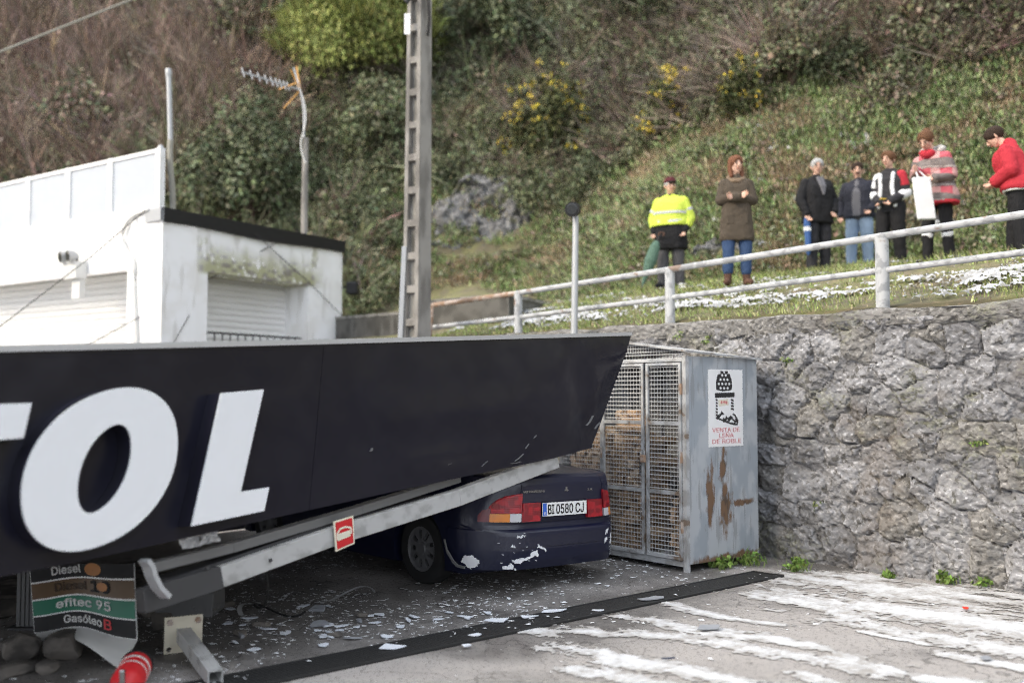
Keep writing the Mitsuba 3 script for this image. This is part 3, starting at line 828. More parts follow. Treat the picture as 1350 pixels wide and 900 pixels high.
    pxbar('edge_beam', [(730, 607), (600, 656), (440, 705), (287, 760)], 0.118, 0.10, -0.10, 'm_beam', 'white edge beam sagging under the fascia')
    pxbar('edge_beam', [(287, 760.5), (185, 792)], 0.13, 0.09, -0.10, 'm_darkmetal', 'dark stub at the end of the edge beam')
    pxbar('channel', [(600, 631), (470, 672), (300, 722), (195, 748)], 0.055, 0.12, -0.16, 'm_greymetal')
    pxbar('channel', [(560, 655), (400, 700), (215, 765)], 0.03, 0.2, -0.22, 'm_darkmetal')
    pxbar('soffit_strip', [(520, 668), (380, 700), (250, 735)], 0.02, 0.35, -0.4, 'm_greymetal')
    for x, y in ((346, 737), (355, 734)): pass
    # bolt hole plate with torn sticker, fire hose sticker
    q = [(356, 738), (273, 748)]
    for (x, y) in q:
        part('bolt', tf(trimesh.creation.cylinder(0.012, 0.02, sections=8), frame_m(sp_(x, y, -0.05), SU, SV, SNn)), 'm_darkmetal', k)
    stc = Polygon([suv(x, y) for x, y in ((443, 687), (469, 679), (471, 716), (446, 727))])
    st = part('fire_hose_sign', sface(stc, 0.006, -0.03), 'm_cream', k, label='red sign with a white fire hose symbol')
    part('red_field', sface(affinity.scale(stc, 0.84, 0.88), 0.003, -0.024), 'm_red', st)
    hp = LineString([suv(x, y) for x, y in ((447.5, 710), (447.5, 703), (451, 697), (458, 694), (465, 695), (466, 702))]).buffer(0.006)
    hb = Polygon([suv(x, y) for x, y in ((447, 704), (464, 698), (465, 706), (448, 713))])
    part('symbol', sface(hb, 0.002, -0.0205), 'm_cream', st)
    part('symbol', sface(hp, 0.002, -0.0205), 'm_cream', st)
    # crumpled bright lining torn loose in the gap
    r = np.random.default_rng(4)
    for cpx in ((280, 708), (255, 714)):
        uv_ = suv(*cpx)
        G = np.zeros((8, 5, 3))
        for i in range(8):
            for j in range(5):
                G[i, j] = SO + SU * (uv_[0] + (i - 3.5) * 0.018) + SV * (uv_[1] + (j - 2) * 0.016) + SNn * (-0.03 + r.normal(0, 0.014))
        part('torn_lining', grid_mesh(G), 'm_alu', k)
    # bent bracket at the left end
    Q = [sp_(x, y, 0.02) for x, y in ((190, 738), (196, 746), (200, 760), (208, 775), (219, 786))]
    part('bent_bracket', cat([bar(a, b, 0.025, 0.09, up=SNn) for a, b in zip(Q[:-1], Q[1:])]), 'm_galv', k)
    part('cross_beam', cat([bar(deck(u, 0.08, -0.62), deck(u, 3.3, -0.72), 0.12, 0.16) for u in (0.2,)]), 'm_greymetal', k)
    part('cross_beam', bar(deck(2.0, 0.08, -0.62), deck(2.0, 3.3, -0.72), 0.12, 0.16), 'm_greymetal', k)
    part('cross_beam', bar(deck(-1.6, 0.08, -0.62), deck(-1.6, 3.3, -0.72), 0.12, 0.16), 'm_greymetal', k)
mat('m_cream', (0.62, 0.58, 0.47), 0.6)
build_canopy()

# ------------------------------------------------------------------ firewood cage
KO, KF, KS = V(1.586, 9.31), unit([-0.62, 0.785]), unit([0.785, 0.62])
def kp(u, v, z): q = KO + KF * u + KS * v; return V(q[0], q[1], z)
KM = frame_m(kp(0, 0, 0), [*KF, 0], [*KS, 0], [0, 0, 1])
def kbox(lo, hi, ch=0.0):             # u, v, z
    m = bx(V(*lo), V(*hi), ch)
    m = tf(m, frame_m(kp(0, 0, 0), [*KF, 0], [*KS, 0], [0, 0, 1]))
    if m.volume < 0: m.invert()
    return m
def build_cage():
    k = thing('firewood_cage', 'galvanised mesh fronted firewood kiosk with a rust stained blue grey side', 'kiosk')
    Wd, Dp, hc, hb, pk = 1.75, 1.0, 1.985, 1.93, 2.11
    part('side_panel', kbox((0.0, 0.03, 0.07), (0.012, Dp, 1.95)), 'm_cage', k, label='blue grey side panel with brown rust patches')
    part('side_panel', kbox((Wd - 0.012, 0.03, 0.07), (Wd, Dp, 1.95)), 'm_cage', k)
    part('back_panel', kbox((0.012, Dp - 0.015, 0.07), (Wd - 0.012, Dp - 0.002, 1.95)), 'm_greymetal', k)
    for u in np.arange(0.2, 1.7, 0.25):
        part('back_rib', kbox((u, Dp - 0.04, 0.1), (u + 0.03, Dp - 0.016, 1.93)), 'm_darkmetal', k)
    part('floor_plate', kbox((0.013, 0.03, 0.075), (Wd - 0.013, Dp - 0.016, 0.10)), 'm_cageframe', k)
    part('floor_rail', kbox((0.046, -0.005, 0.045), (Wd - 0.046, 0.025, 0.095)), 'm_cageframe', k)
    # corner posts with feet
    for (u, v) in ((0, 0), (Wd - 0.045, 0), (0.013, Dp - 0.06), (Wd - 0.058, Dp - 0.06)):
        part('post', kbox((u, v - (0.012 if v == 0 else 0), 0.0), (u + 0.045, v + 0.029, 1.955)), 'm_cageframe', k)
    # gable roof sheets
    def roof(u0, z0, u1, z1):
        a = [kp(u0, -0.06, z0), kp(u1, -0.06, z1), kp(u1, Dp + 0.03, z1 - 0.055), kp(u0, Dp + 0.03, z0 - 0.055)]
        b = [p + V(0, 0, 0.018) for p in a]
        return trimesh.convex.convex_hull(np.array(a + b))
    part('roof_sheet', roof(-0.045, hc, Wd / 2 - 0.001, pk), 'm_cageframe', k)
    part('roof_sheet', roof(Wd + 0.045, hc, Wd / 2 + 0.001, pk), 'm_cageframe', k)
    # wires
    def wires(u0, u1, z0, z1, ztop=None, step=0.040, name='wire_mesh', par=k):
        ms = []
        for z in np.arange(z0, z1, step):
            ms.append(kbox((u0, -0.004, z), (u1, 0.0, z + 0.006)))
        for u in np.arange(u0, u1, step):
            ms.append(kbox((u, 0.0005, z0), (u + 0.0026, 0.0026, z1)))
        part(name, cat(ms), 'm_wirewhite', par, kind='stuff')
    # gable mesh
    wires(0.05, Wd - 0.05, 1.93, 1.995)
    ms = []
    for z in np.arange(2.0, 2.09, 0.034):
        hw = (pk - z) / (pk - hc) * Wd / 2
        ms.append(kbox((Wd / 2 - hw + 0.02, -0.004, z), (Wd / 2 + hw - 0.02, 0.0, z + 0.005)))
    for u in np.arange(0.1, Wd - 0.1, 0.034):
        ms.append(kbox((u, 0.0005, 1.99), (u + 0.005, 0.0045, hc + (pk - hc) * (1 - abs(u - Wd / 2) / (Wd / 2)) - 0.005)))
    part('gable_mesh', cat(ms), 'm_wirewhite', k, kind='stuff')
    part('head_rail', kbox((0.046, -0.010, 1.905), (Wd - 0.046, 0.02, 1.93)), 'm_cageframe', k)
    for u0, u1 in ((0.052, 0.49), (0.525, 1.09)):
        d = part('door', cat([kbox((u0, -0.028, 0.105), (u0 + 0.028, -0.006, 1.895)), kbox((u1 - 0.028, -0.028, 0.105), (u1, -0.006, 1.895)),
                              kbox((u0 + 0.028, -0.027, 0.105), (u1 - 0.028, -0.007, 0.13)), kbox((u0 + 0.028, -0.027, 1.87), (u1 - 0.028, -0.007, 1.895))]), 'm_cageframe', k)
        for z in (0.685, 1.32):
            part('mid_rail', kbox((u0 + 0.0285, -0.026, z), (u1 - 0.0285, -0.0062, z + 0.035)), 'm_cageframe', d)
        wires(u0 + 0.03, u1 - 0.03, 0.132, 1.868, name='wire_mesh', par=d)
        for z in (0.35, 1.6, 0.98):
            uu = u0 - 0.012 if u0 < 0.3 else u1 + 0.002
            part('hinge', kbox((uu, -0.035, z), (uu + 0.014, -0.012, z + 0.10)), 'm_rustrail', d)
    part('post', kbox((1.095, -0.02, 0.1), (1.13, 0.01, 1.9)), 'm_cageframe', k)
    wires(1.135, Wd - 0.05, 0.10, 1.90)
    for z in (0.685, 1.32):
        part('mid_rail', kbox((1.131, -0.02, z), (Wd - 0.046, -0.005, z + 0.03)), 'm_cageframe', k)
    lk = thing('padlock_chain', 'rusty padlock and chain hanging between the two mesh doors', 'padlock')
    c = kp(0.508, -0.05, 1.0)
    part('body', tf(bx(V(-0.03, -0.016, -0.035), V(0.03, 0.016, 0.035), 0.006), frame_m(c, [*KF, 0], [*KS, 0], [0, 0, 1])), 'm_rustrail', lk)
    part('shackle', tube([c + V(*(KF * 0.02), 0.03), c + V(*(KF * 0.02), 0.07), c + V(0, 0, 0.085), c - V(*(KF * 0.02), -0.07), c - V(*(KF * 0.02), -0.03)], 0.007, 8), 'm_chrome', lk)
    for i in range(5):
        cc = c + V(*(KF * 0.035), -0.03 - 0.028 * i)
        th = np.linspace(0, 2 * np.pi, 11)
        dirv = V(*KF, 0) if i % 2 else V(*KS, 0)
        part('chain_link', tube([cc + dirv * 0.01 * math.cos(a) + V(0, 0, 0.018 * math.sin(a)) for a in th], 0.004, 5), 'm_darkmetal', lk)
    # poster
    ps = part('poster', kbox((-0.006, 0.29, 1.116), (-0.001, 0.78, 1.835)), 'm_poster', k, label='white firewood poster with black drawing and red text')
    # poster frame: s to the right (along depth), z up, facing -u
    pm = frame_m(kp(-0.0065, 0.29, 1.116), [*KS, 0], [0, 0, 1], [*(-KF), 0])
    def onp(poly, mname, d=0.002):
        m = tf(extrude(poly, d), pm)
        if m.volume < 0: m.invert()
        part('print', m, mname, ps)
    for txt, x0, y0 in (('VENTA DE', 0.045, 0.135), ('LEÑA', 0.135, 0.083), ('DE ROBLE', 0.04, 0.03)):
        tm = meshkit.text_mesh(txt, 0.04, 0.002)
        w = tm.bounds[1][0] - tm.bounds[0][0]
        tgt = {'VENTA DE': 0.39, 'LEÑA': 0.21, 'DE ROBLE': 0.41}[txt]
        tm.apply_scale([tgt / w, 1, 1])
        tm.apply_translation([x0, y0, 0])
        part('text', tf(tm, pm), 'm_posterred', ps)
    # net sack: dark outline with a lattice of openings
    sack = Polygon([(0.11, 0.53), (0.105, 0.60), (0.13, 0.67), (0.20, 0.685), (0.30, 0.68), (0.33, 0.62), (0.335, 0.55), (0.32, 0.525), (0.20, 0.515)])
    holes = []
    for i in range(4):
        for j in range(5):
            cx_, cy_ = 0.12 + j * 0.05 + (0.025 if i % 2 else 0), 0.545 + i * 0.04
            h = Polygon([(cx_ + 0.017 * math.cos(a), cy_ + 0.014 * math.sin(a)) for a in np.linspace(0, 2 * np.pi, 7)[:-1]])
            if sack.buffer(-0.004).contains(h): holes.append(h)
    onp(sack.difference(shapely.union_all(holes)), 'm_posterink')
    for x in (0.17, 0.235): onp(sbox(x, 0.684, x + 0.04, 0.705), 'm_posterink')
    onp(Polygon([(0.09, 0.455), (0.09, 0.50), (0.37, 0.505), (0.37, 0.46)]), 'm_posterink')
    rr = np.random.default_rng(12)
    pieces = []
    for i in range(7):
        a = 0.445 - 0.028 * i
        pieces.append(Polygon([(0.10, a), (0.125, a - 0.004), (0.125, a - 0.022), (0.10, a - 0.018)]))
        if i < 4: pieces.append(Polygon([(0.32, a), (0.355, a - 0.006), (0.355, a - 0.024), (0.315, a - 0.018)]))
    for i in range(16):
        f = i / 15
        cx_, cy_ = 0.12 + 0.27 * f, 0.295 - 0.085 * f + rr.uniform(-0.02, 0.045)
        ang = rr.uniform(0, 3)
        pieces.append(affinity.rotate(sbox(cx_ - 0.022, cy_ - 0.009, cx_ + 0.022, cy_ + 0.009), math.degrees(ang)))
    pieces.append(LineString([(0.105, 0.27), (0.30, 0.215), (0.40, 0.20), (0.415, 0.235), (0.37, 0.29), (0.345, 0.30)]).buffer(0.008))
    onp(shapely.union_all(pieces), 'm_posterink')
    onp(affinity.rotate(sbox(0.14, 0.38, 0.28, 0.44), 5), 'm_cream', 0.0015)
    for x in (0.17, 0.205, 0.235): onp(affinity.rotate(sbox(x, 0.39 + (x * 7 % 0.02), x + 0.022, 0.425), 20 * (x * 31 % 2) - 10), 'm_posterred', 0.003)
    # split logs
    r = np.random.default_rng(5)
    def log(u, z, ln, rad, m, ang, flat, lab='split firewood log in the brown stack behind the left mesh door', grp='logs stacked behind the left mesh door'):
        n = 6
        pts = np.array([[math.cos(a) * rad * r.uniform(0.75, 1.15), math.sin(a) * rad * r.uniform(0.75, 1.15)] for a in np.linspace(0, 2 * np.pi, n, endpoint=False) + r.uniform(0, 1)])
        me = extrude(Polygon(pts).convex_hull, ln)
        if flat:
            mm = frame_m(kp(u, 0.07, z), unit([*KS, r.normal(0, 0.06)]) if False else [0, 0, 1], [*KS, 0], None)
        c = kp(u, 0.05 + r.uniform(0, 0.06), z)
        ax = unit(V(*(KS * math.cos(ang) + KF * math.sin(ang)), r.normal(0, 0.05)))
        x = unit(np.cross(V(0, 0, 1), ax)); y = np.cross(ax, x)
        if flat: c = kp(u, 0.12 + r.uniform(0, .05), z)
        me = tf(me, frame_m(c, x, y, ax))
        k2 = single('firewood_log', me, m, lab, 'log', grp)
        return k2
    for z in np.arange(0.15, 0.64, 0.075):           # right leaf, low orange stack
        for u in np.arange(0.10, 0.30, 0.068):
            log(u + r.uniform(-.01, .01), z + r.uniform(-.012, .012), 0.35, 0.042, 'm_log' if r.random() < .8 else 'm_logold', abs(r.normal(0, 0.08)), False, 'orange brown split log in the low stack behind the right mesh door', 'logs stacked low behind the right mesh door')
    for z in np.arange(0.15, 1.24, 0.078):           # left leaf, brown stack
        for u in np.arange(0.66, 1.10, 0.075):
            log(u + r.uniform(-.012, .012), z + r.uniform(-.015, .015), 0.4, 0.044, 'm_logold' if r.random() < .72 else 'm_log', r.normal(0, 0.12), False)
    for z in (1.27, 1.33, 1.40):                     # long pale logs lying across the top
        log(1.06, z, 0.36 + 0.04 * r.random(), 0.045, 'm_log', -1.5, True, 'long pale log lying across the top of the brown stack', 'pale logs lying across the stack')
    for z in np.arange(0.15, 1.2, 0.08):            # beyond the left door
        for u in np.arange(1.16, 1.70, 0.08):
            log(u + r.uniform(-.012, .012), z + r.uniform(-.015, .015), 0.4, 0.047, 'm_log' if r.random() < .75 else 'm_logold', r.normal(0, 0.1), False, 'firewood log behind the fixed mesh beyond the left door', 'logs behind the fixed mesh panel')
build_cage()

# ------------------------------------------------------------------ crushed car
CL0 = V(-0.175, 8.07)
CRt, CFw = unit([0.74, 0.673]), unit([-0.673, 0.74])
HW = 0.845
CC = CL0 + CRt * HW
roll = math.radians(-1.6)
def car_tf(P):
    P = np.asarray(P, float)
    x, y, z = P[:, 0], P[:, 1], P[:, 2]
    # sag: y is towards the car's left
    zz = z - 0.105 + y * math.tan(-roll) * 1.0 * 0.9
    q = CC + x[:, None] * CFw - y[:, None] * CRt
    return np.column_stack([q, zz])
def car_deform(P):
    P = np.array(P, float)
    x, y, z = P[:, 0].copy(), P[:, 1].copy(), P[:, 2].copy()
    s = np.sign(y); ay = np.abs(y)
    r = 0.42
    for end in (0, 1):
        L = 4.38
        xe = x if end == 0 else L - x
        a, b = (ay - (HW - r)) / r, (r - xe) / r
        inn = (a > 0) & (b > 0)
        a2, b2 = np.where(inn, a, 0), np.where(inn, b, 0)
        na, nb = a2 * np.sqrt(np.maximum(1 - b2 ** 2 / 2, 0.2)), b2 * np.sqrt(np.maximum(1 - a2 ** 2 / 2, 0.2))
        ay = np.where(inn, HW - r + na * r, ay)
        xe2 = np.where(inn, r - nb * r, xe)
        xe2 = xe2 + np.where(xe < 0.6, 0.045 * (ay / HW) ** 2 * (1 - np.clip(xe / 0.6, 0, 1)), 0)
        x = xe2 if end == 0 else L - xe2
    th = np.clip((z - 0.62) / 0.4, 0, 2)
    ay = ay * (1 - 0.075 * th ** 1.4)
    lo = np.clip((0.42 - z) / 0.2, 0, 1)
    ay = ay * (1 - 0.04 * lo)
    # lid crown: the middle of the tail stands a little higher
    z = z + np.where(z > 0.9, 0.028 * (1 - (ay / HW) ** 2), 0)
    return np.column_stack([x, s * ay, z])
def car_part(name, mesh, m, par, smooth=35, label=None, ref=0.05):
    if isinstance(mesh, trimesh.Trimesh):
        mesh = to_man(mesh)
    me = to_tri(mesh.refine_to_length(ref))
    me.vertices = car_tf(car_deform(me.vertices))
    if me.volume < 0: me.invert()
    return part(name, me, m, par, smooth=smooth, label=label)
def xz_extrude(poly, y0, y1):         # polygon in (x, z) swept along y
    m = extrude(poly, abs(y1 - y0))
    m = tf(m, np.array([[1, 0, 0, 0], [0, 0, 1, min(y0, y1)], [0, 1, 0, 0], [0, 0, 0, 1]], float))
    if m.volume < 0: m.invert()
    return m
def yz_extrude(poly, x0, x1):         # polygon in (y, z) swept along x
    m = extrude(poly, x1 - x0)
    m = tf(m, np.array([[0, 0, 1, x0], [1, 0, 0, 0], [0, 1, 0, 0], [0, 0, 0, 1]], float))
    if m.volume < 0: m.invert()
    return m
def rough_poly(pts, amp, seed, n=60):
    r = np.random.default_rng(seed)
    ln = Polygon(pts).exterior
    out = []
    for i in range(n):
        p = ln.interpolate(i / n, normalized=True)
        out.append((p.x + r.normal(0, amp), p.y + r.normal(0, amp)))
    return Polygon(out).buffer(0)
def build_car():
    k = thing('crushed_car', 'dark navy saloon car crushed under the fallen canopy with scraped rear bumper', 'car')
    prof = Polygon([(0.04, 0.33), (0.03, 0.60), (0.045, 0.64), (0.03, 0.72), (0.012, 0.93), (0.03, 0.985), (0.075, 1.012), (0.30, 1.035), (0.60, 1.045), (0.72, 1.055), (1.0, 1.075), (1.4, 1.085), (2.6, 1.07),
                    (3.2, 0.98), (4.1, 0.83), (4.33, 0.70), (4.36, 0.30), (4.2, 0.24), (0.3, 0.24)])
    body = to_man(xz_extrude(prof, -HW, HW))
    for cx_ in (0.93, 3.55):
        for s in (-1, 1):
            w = trimesh.creation.cylinder(0.355, 0.36, sections=36)
            w = tf(w, np.array([[1, 0, 0, cx_], [0, 0, 1, s * (HW - 0.1)], [0, 1, 0, 0.37], [0, 0, 0, 1]], float))
            if w.volume < 0: w.invert()
            body = body - to_man(w)
    # number plate bay between the lamps, seam round the boot lid
    lid = [(-0.53, 0.99), (-0.53, 0.655), (0.53, 0.655), (0.53, 0.99)]
    seam = LineString(lid).buffer(0.004).difference(sbox(-1, 1.2, 1, 2))
    body = body - to_man(yz_extrude(seam, -0.05, 0.055))
    body = body - to_man(yz_extrude(sbox(-0.275, 0.68, 0.275, 0.825), -0.05, 0.032))
    car_part('body', body, 'm_carblue', k, 35)
    # bumper
    bp = Polygon([(-0.012, 0.36), (0.03, 0.285), (0.10, 0.27), (0.10, 0.60), (0.035, 0.606), (-0.004, 0.59), (-0.022, 0.56), (-0.022, 0.44)])
    ring = sbox(-0.022, -HW - 0.012, 0.53, HW + 0.012).difference(sbox(0.09, -HW + 0.06, 1, HW - 0.06))
    bm = to_man(extrude(ring, 0.34)).translate([0, 0, 0.268])
    out = Polygon([(-0.012, 0.36), (0.02, 0.285), (0.6, 0.27), (0.6, 0.606), (0.02, 0.606), (-0.015, 0.585), (-0.022, 0.56), (-0.022, 0.44)])
    bm = bm ^ to_man(xz_extrude(out, -1, 1))
    arch = trimesh.creation.cylinder(0.37, 4, sections=36)
    arch = tf(arch, np.array([[1, 0, 0, 0.93], [0, 0, 1, 0], [0, 1, 0, 0.37], [0, 0, 0, 1]], float))
    if arch.volume < 0: arch.invert()
    bm = bm - to_man(arch)
    groove = to_man(xz_extrude(sbox(-0.05, 0.455, -0.015, 0.463), -HW, HW))
    bmp = car_part('bumper', bm - groove, 'm_carblue', k, 35, label='scraped bumper with pale chipped patches')
    chips = [([(0.245, 0.42), (0.33, 0.46), (0.345, 0.49), (0.25, 0.435)], 1), ([(0.33, 0.40), (0.62, 0.335), (0.66, 0.36), (0.46, 0.385), (0.36, 0.44)], 2), ([(0.62, 0.30), (0.76, 0.295), (0.75, 0.32), (0.70, 0.315), (0.68, 0.34), (0.65, 0.32)], 3),
             ([(-0.50, 0.50), (-0.58, 0.53), (-0.60, 0.56), (-0.52, 0.54)], 4), ([(-0.49, 0.44), (-0.55, 0.46), (-0.56, 0.49), (-0.50, 0.475)], 5), ([(0.47, 0.553), (0.60, 0.545), (0.60, 0.553), (0.50, 0.562)], 6),
             ([(0.62, 0.47), (0.66, 0.475), (0.66, 0.483), (0.62, 0.48)], 7), ([(-0.66, 0.42), (-0.70, 0.41), (-0.72, 0.50), (-0.69, 0.52)], 8), ([(0.50, 0.51), (0.53, 0.51), (0.53, 0.516), (0.50, 0.518)], 9)]
    for pts, sd in chips:
        q = rough_poly(pts, 0.006, sd, 40)
        for g in getattr(q, 'geoms', [q]):
            if g.area > 5e-5: car_part('chipped_patch', yz_extrude(g, -0.0255, -0.012), 'm_flake', bmp, False, ref=0.03)
    rc = np.random.default_rng(8)
    for i in range(26):
        yy, zz = (rc.uniform(0.35, 0.80), rc.uniform(0.3, 0.58)) if i < 13 else (rc.uniform(-0.82, -0.62), rc.uniform(0.3, 0.58))
        w_, h_ = rc.uniform(0.003, 0.018), rc.uniform(0.003, 0.009)
        q = rough_poly([(yy, zz), (yy + w_, zz + h_ * .3), (yy + w_, zz + h_), (yy, zz + h_)], 0.001, 200 + i, 10)
        for g in getattr(q, 'geoms', [q]):
            if g.area > 1e-6: car_part('chipped_patch', yz_extrude(g, -0.0255, -0.012), 'm_flake', bmp, False, ref=0.05)
    q = rough_poly([(0.22, 0.30), (0.12, 0.30), (0.08, 0.36), (0.14, 0.40), (0.24, 0.39), (0.30, 0.345)], 0.008, 11, 40)
    for g in getattr(q, 'geoms', [q]): car_part('chipped_patch', xz_extrude(g, HW - 0.0, HW + 0.0155), 'm_flake', bmp, False, ref=0.03)
    # lamps
    def lamp_outer(s, z0, z1, y0, m, nm, par, x_side=0.20, taper=0.0):
        pl = Polygon([(-0.004, s * y0), (-0.004, s * (HW + 0.004)), (x_side, s * (HW + 0.004)), (x_side, s * (HW - 0.03)), (0.04, s * (HW - 0.03)), (0.04, s * y0)]).buffer(0)
        me = to_tri(to_man(extrude(pl, z1 - z0)).translate([0, 0, z0]).refine_to_length(0.03))
        v = me.vertices.copy()
        if taper:
            # rounded shoulder: the lamp's top drops towards the side of the car
            f = np.clip((np.abs(v[:, 1]) - 0.56) / 0.29, 0, 1)
            v[:, 2] = z0 + (v[:, 2] - z0) * (1 - taper * f ** 2)
        me.vertices = v
        return car_part(nm, me, m, par, 35, ref=0.03)
    def dee(s, y0, y1, z0, z1, zb):
        """Lamp outline: upright inner edge, shoulder curving down to the outer corner."""
        pts = [(s * y0, zb), (s * y0, z1)]
        for a in np.linspace(0.35, 1.0, 12):
            th = a * np.pi / 2
            pts.append((s * (y0 + (y1 - y0) * math.sin(th)), z0 + (z1 - z0) * math.cos(th) ** 0.8))
        pts.append((s * y1, zb))
        return Polygon(pts)
    for s in (1, -1):
        lp = car_part('tail_lamp', yz_extrude(dee(s, 0.525, 0.835, 0.742, 0.895, 0.737), -0.005, 0.05), 'm_lampred', k, 35, ref=0.03)
        car_part('amber_lens', yz_extrude(sbox(min(s * .66, s * .835), 0.668, max(s * .66, s * .835), 0.734), -0.005, 0.05), 'm_lampamber', lp, 35, ref=0.03)
        car_part('reversing_lens', yz_extrude(sbox(min(s * .525, s * .657), 0.668, max(s * .525, s * .657), 0.734), -0.005, 0.05), 'm_lampclear', lp, 35, ref=0.03)
        car_part('inner_lamp', yz_extrude(sbox(min(s * .285, s * .50), 0.665, max(s * .285, s * .50), 0.815), 0.006, 0.05), 'm_lampred', k, 35, ref=0.03)
        side = Polygon([(0.005, 0.668), (0.10, 0.668), (0.10, 0.72), (0.06, 0.76), (0.005, 0.775)])
        car_part('side_lens', xz_extrude(side, s * (HW - 0.04), s * (HW + 0.004)), 'm_lampdark', lp, 35, ref=0.03)
    # plate
    def flat(nm, m, mat_, par, label=None):
        m = m.copy()
        m.vertices = car_tf(m.vertices)
        if m.volume < 0: m.invert()
        return part(nm, m, mat_, par, label=label)
    pl = flat('number_plate', bx(V(0.008, -0.26, 0.70), V(0.016, 0.26, 0.81)), 'm_plate', k, 'white number plate with black characters')
    flat('country_band', bx(V(0.0065, 0.215, 0.703), V(0.0081, 0.257, 0.807)), 'm_euroblue', pl)
    def ptext(txt, h, w, y_left, z, mname, par, x0=0.0072, bold=True, nm='characters'):
        tm = meshkit.text_mesh(txt, h, 0.0015, bold=bold)
        tm.apply_translation([-tm.bounds[0][0], 0, 0])
        tm.apply_scale([w / tm.bounds[1][0], 1, 1])
        v = tm.vertices
        tm.vertices = np.column_stack([x0 - v[:, 2], y_left - v[:, 0], z + v[:, 1]])
        return flat(nm, tm, mname, par)
    ptext('BI', 0.076, 0.072, 0.20, 0.717, 'm_posterink', pl)
    ptext('0580', 0.076, 0.20, 0.105, 0.717, 'm_posterink', pl)
    ptext('CJ', 0.076, 0.10, -0.125, 0.717, 'm_posterink', pl)
    ptext('E', 0.022, 0.016, 0.243, 0.712, 'm_plate', pl, 0.0062)
    ptext('MITSUBISHI', 0.016, 0.24, 0.47, 0.90, 'm_chrome', k, 0.013, True, 'lettering')
    for yc, w in ((-0.02, 0.032),):
        th = [(yc + 0.02 * math.sin(a), 0.91 + 0.02 * math.cos(a)) for a in np.linspace(0, 2 * np.pi, 4)[:-1]]
        for a in (0, 120, 240):
            dia = affinity.rotate(Polygon([(yc, 0.912), (yc + 0.009, 0.924), (yc, 0.936), (yc - 0.009, 0.924)]), a, origin=(yc, 0.912))
            flat('badge', yz_extrude(dia, 0.008, 0.015), 'm_chrome', k)
    ptext('1.8', 0.018, 0.06, -0.28, 0.895, 'm_chrome', k, 0.016, True, 'lettering')
    # rear window and crushed roof skin
    car_part('rear_window', xz_extrude(Polygon([(0.66, 1.050), (1.0, 1.078), (1.0, 1.092), (0.66, 1.064)]), -0.5, 0.5), 'm_glassdark', k)
    # wheels, flat tyres
    for cx_ in (0.93, 3.55):
        for s in (1, -1):
            wk = None
            m = revolve([(0.19, -0.085), (0.262, -0.092), (0.288, -0.08), (0.299, -0.05), (0.299, 0.05), (0.288, 0.08), (0.262, 0.092), (0.19, 0.085), (0.19, -0.085)], 40)
            rm = np.eye(4); rm[:3, :3] = [[1, 0, 0], [0, 0, -1], [0, 1, 0]]
            def wtf(me):
                me = tf(me, rm)
                if s < 0: me.vertices[:, 1] *= -1
                v = me.vertices
                v[:, 0] += cx_; v[:, 1] += s * (HW - 0.12); v[:, 2] += 0.29 + 0.105 - s * (HW - .12) * math.tan(-roll) * .9
                v[:, 2] = np.maximum(v[:, 2], 0.105 - s * (HW - .12) * math.tan(-roll) * .9 + 0.002)
                me.vertices = car_tf(v)
                if me.volume < 0: me.invert()
                return me
            wk = part('wheel', wtf(m), 'm_rubber', k, smooth=40)
            cap = revolve([(0.0, -0.085), (0.05, -0.088), (0.06, -0.078), (0.165, -0.07), (0.19, -0.082), (0.195, -0.07), (0.19, -0.04), (0.0, -0.04)], 36)
            cm = to_man(cap)
            for i in range(9):
                a = 2 * np.pi * i / 9
                c = bx(V(-0.02, -0.04, -0.12), V(0.02, 0.035, 0.0))
                c.apply_transform(frame_m(V(math.cos(a) * 0.125, math.sin(a) * 0.125, 0), V(-math.sin(a), math.cos(a), 0), V(math.cos(a), math.sin(a), 0), V(0, 0, 1)))
                if c.volume < 0: c.invert()
                cm = cm - to_man(c)
            part('hubcap', wtf(to_tri(cm)), 'm_hub', wk, smooth=30)
            part('rim', wtf(revolve([(0.0, -0.045), (0.19, -0.045), (0.19, 0.06), (0.0, 0.06)], 24)), 'm_black', wk)
    # torn sill strip near the wheel arch
    st = [V(0.53, HW + 0.03, 0.50), V(0.47, HW + 0.05, 0.42), V(0.40, HW + 0.04, 0.34), V(0.36, HW + 0.03, 0.31), V(0.28, HW + 0.02, 0.305)]
    m = cat([bar(a, b, 0.012, 0.02) for a, b in zip(st[:-1], st[1:])])
    m.vertices = car_tf(m.vertices)
    part('torn_trim', m, 'm_greymetal', k)
mat('m_hub', (0.15, 0.15, 0.155), 0.4, 0.3)
build_car()

# ------------------------------------------------------------------ drain channel
def build_drain():
    k = thing('drain_channel', 'long black drainage channel with a cast grating across the forecourt', 'drain')
    a, b = gnd(250, 913), gnd(1012, 757.5)
    u = unit(b - a); v = V(-u[1], u[0], 0)
    L = np.linalg.norm(b - a)
    w = 0.158
    def D(lo, hi, ch=0): return tf(bx(V(*lo), V(*hi), ch), frame_m(a, u, v, V(0, 0, 1)))
    part('channel_bed', D((0, -w, 0.002), (L, w, 0.004)), 'm_black', k)
    part('frame_bar', D((0, w - 0.02, 0.0045), (L, w, 0.018)), 'm_grate', k)
    part('frame_bar', D((0, -w, 0.0045), (L, -w + 0.02, 0.018)), 'm_grate', k)
    ms, i = [], 0
    for s in np.arange(0.01, L - 0.04, 0.028):
        ms.append(D((s, -w + 0.022, 0.005), (s + 0.02, w - 0.022, 0.0145)))
    part('grating_bars', cat(ms), 'm_grate', k, kind='stuff')
    part('frame_bar', D((L + 0.001, -w, 0.0045), (L + 0.02, w, 0.0175)), 'm_grate', k)
mat('m_grate', (0.022, 0.022, 0.022), 0.55)
build_drain()

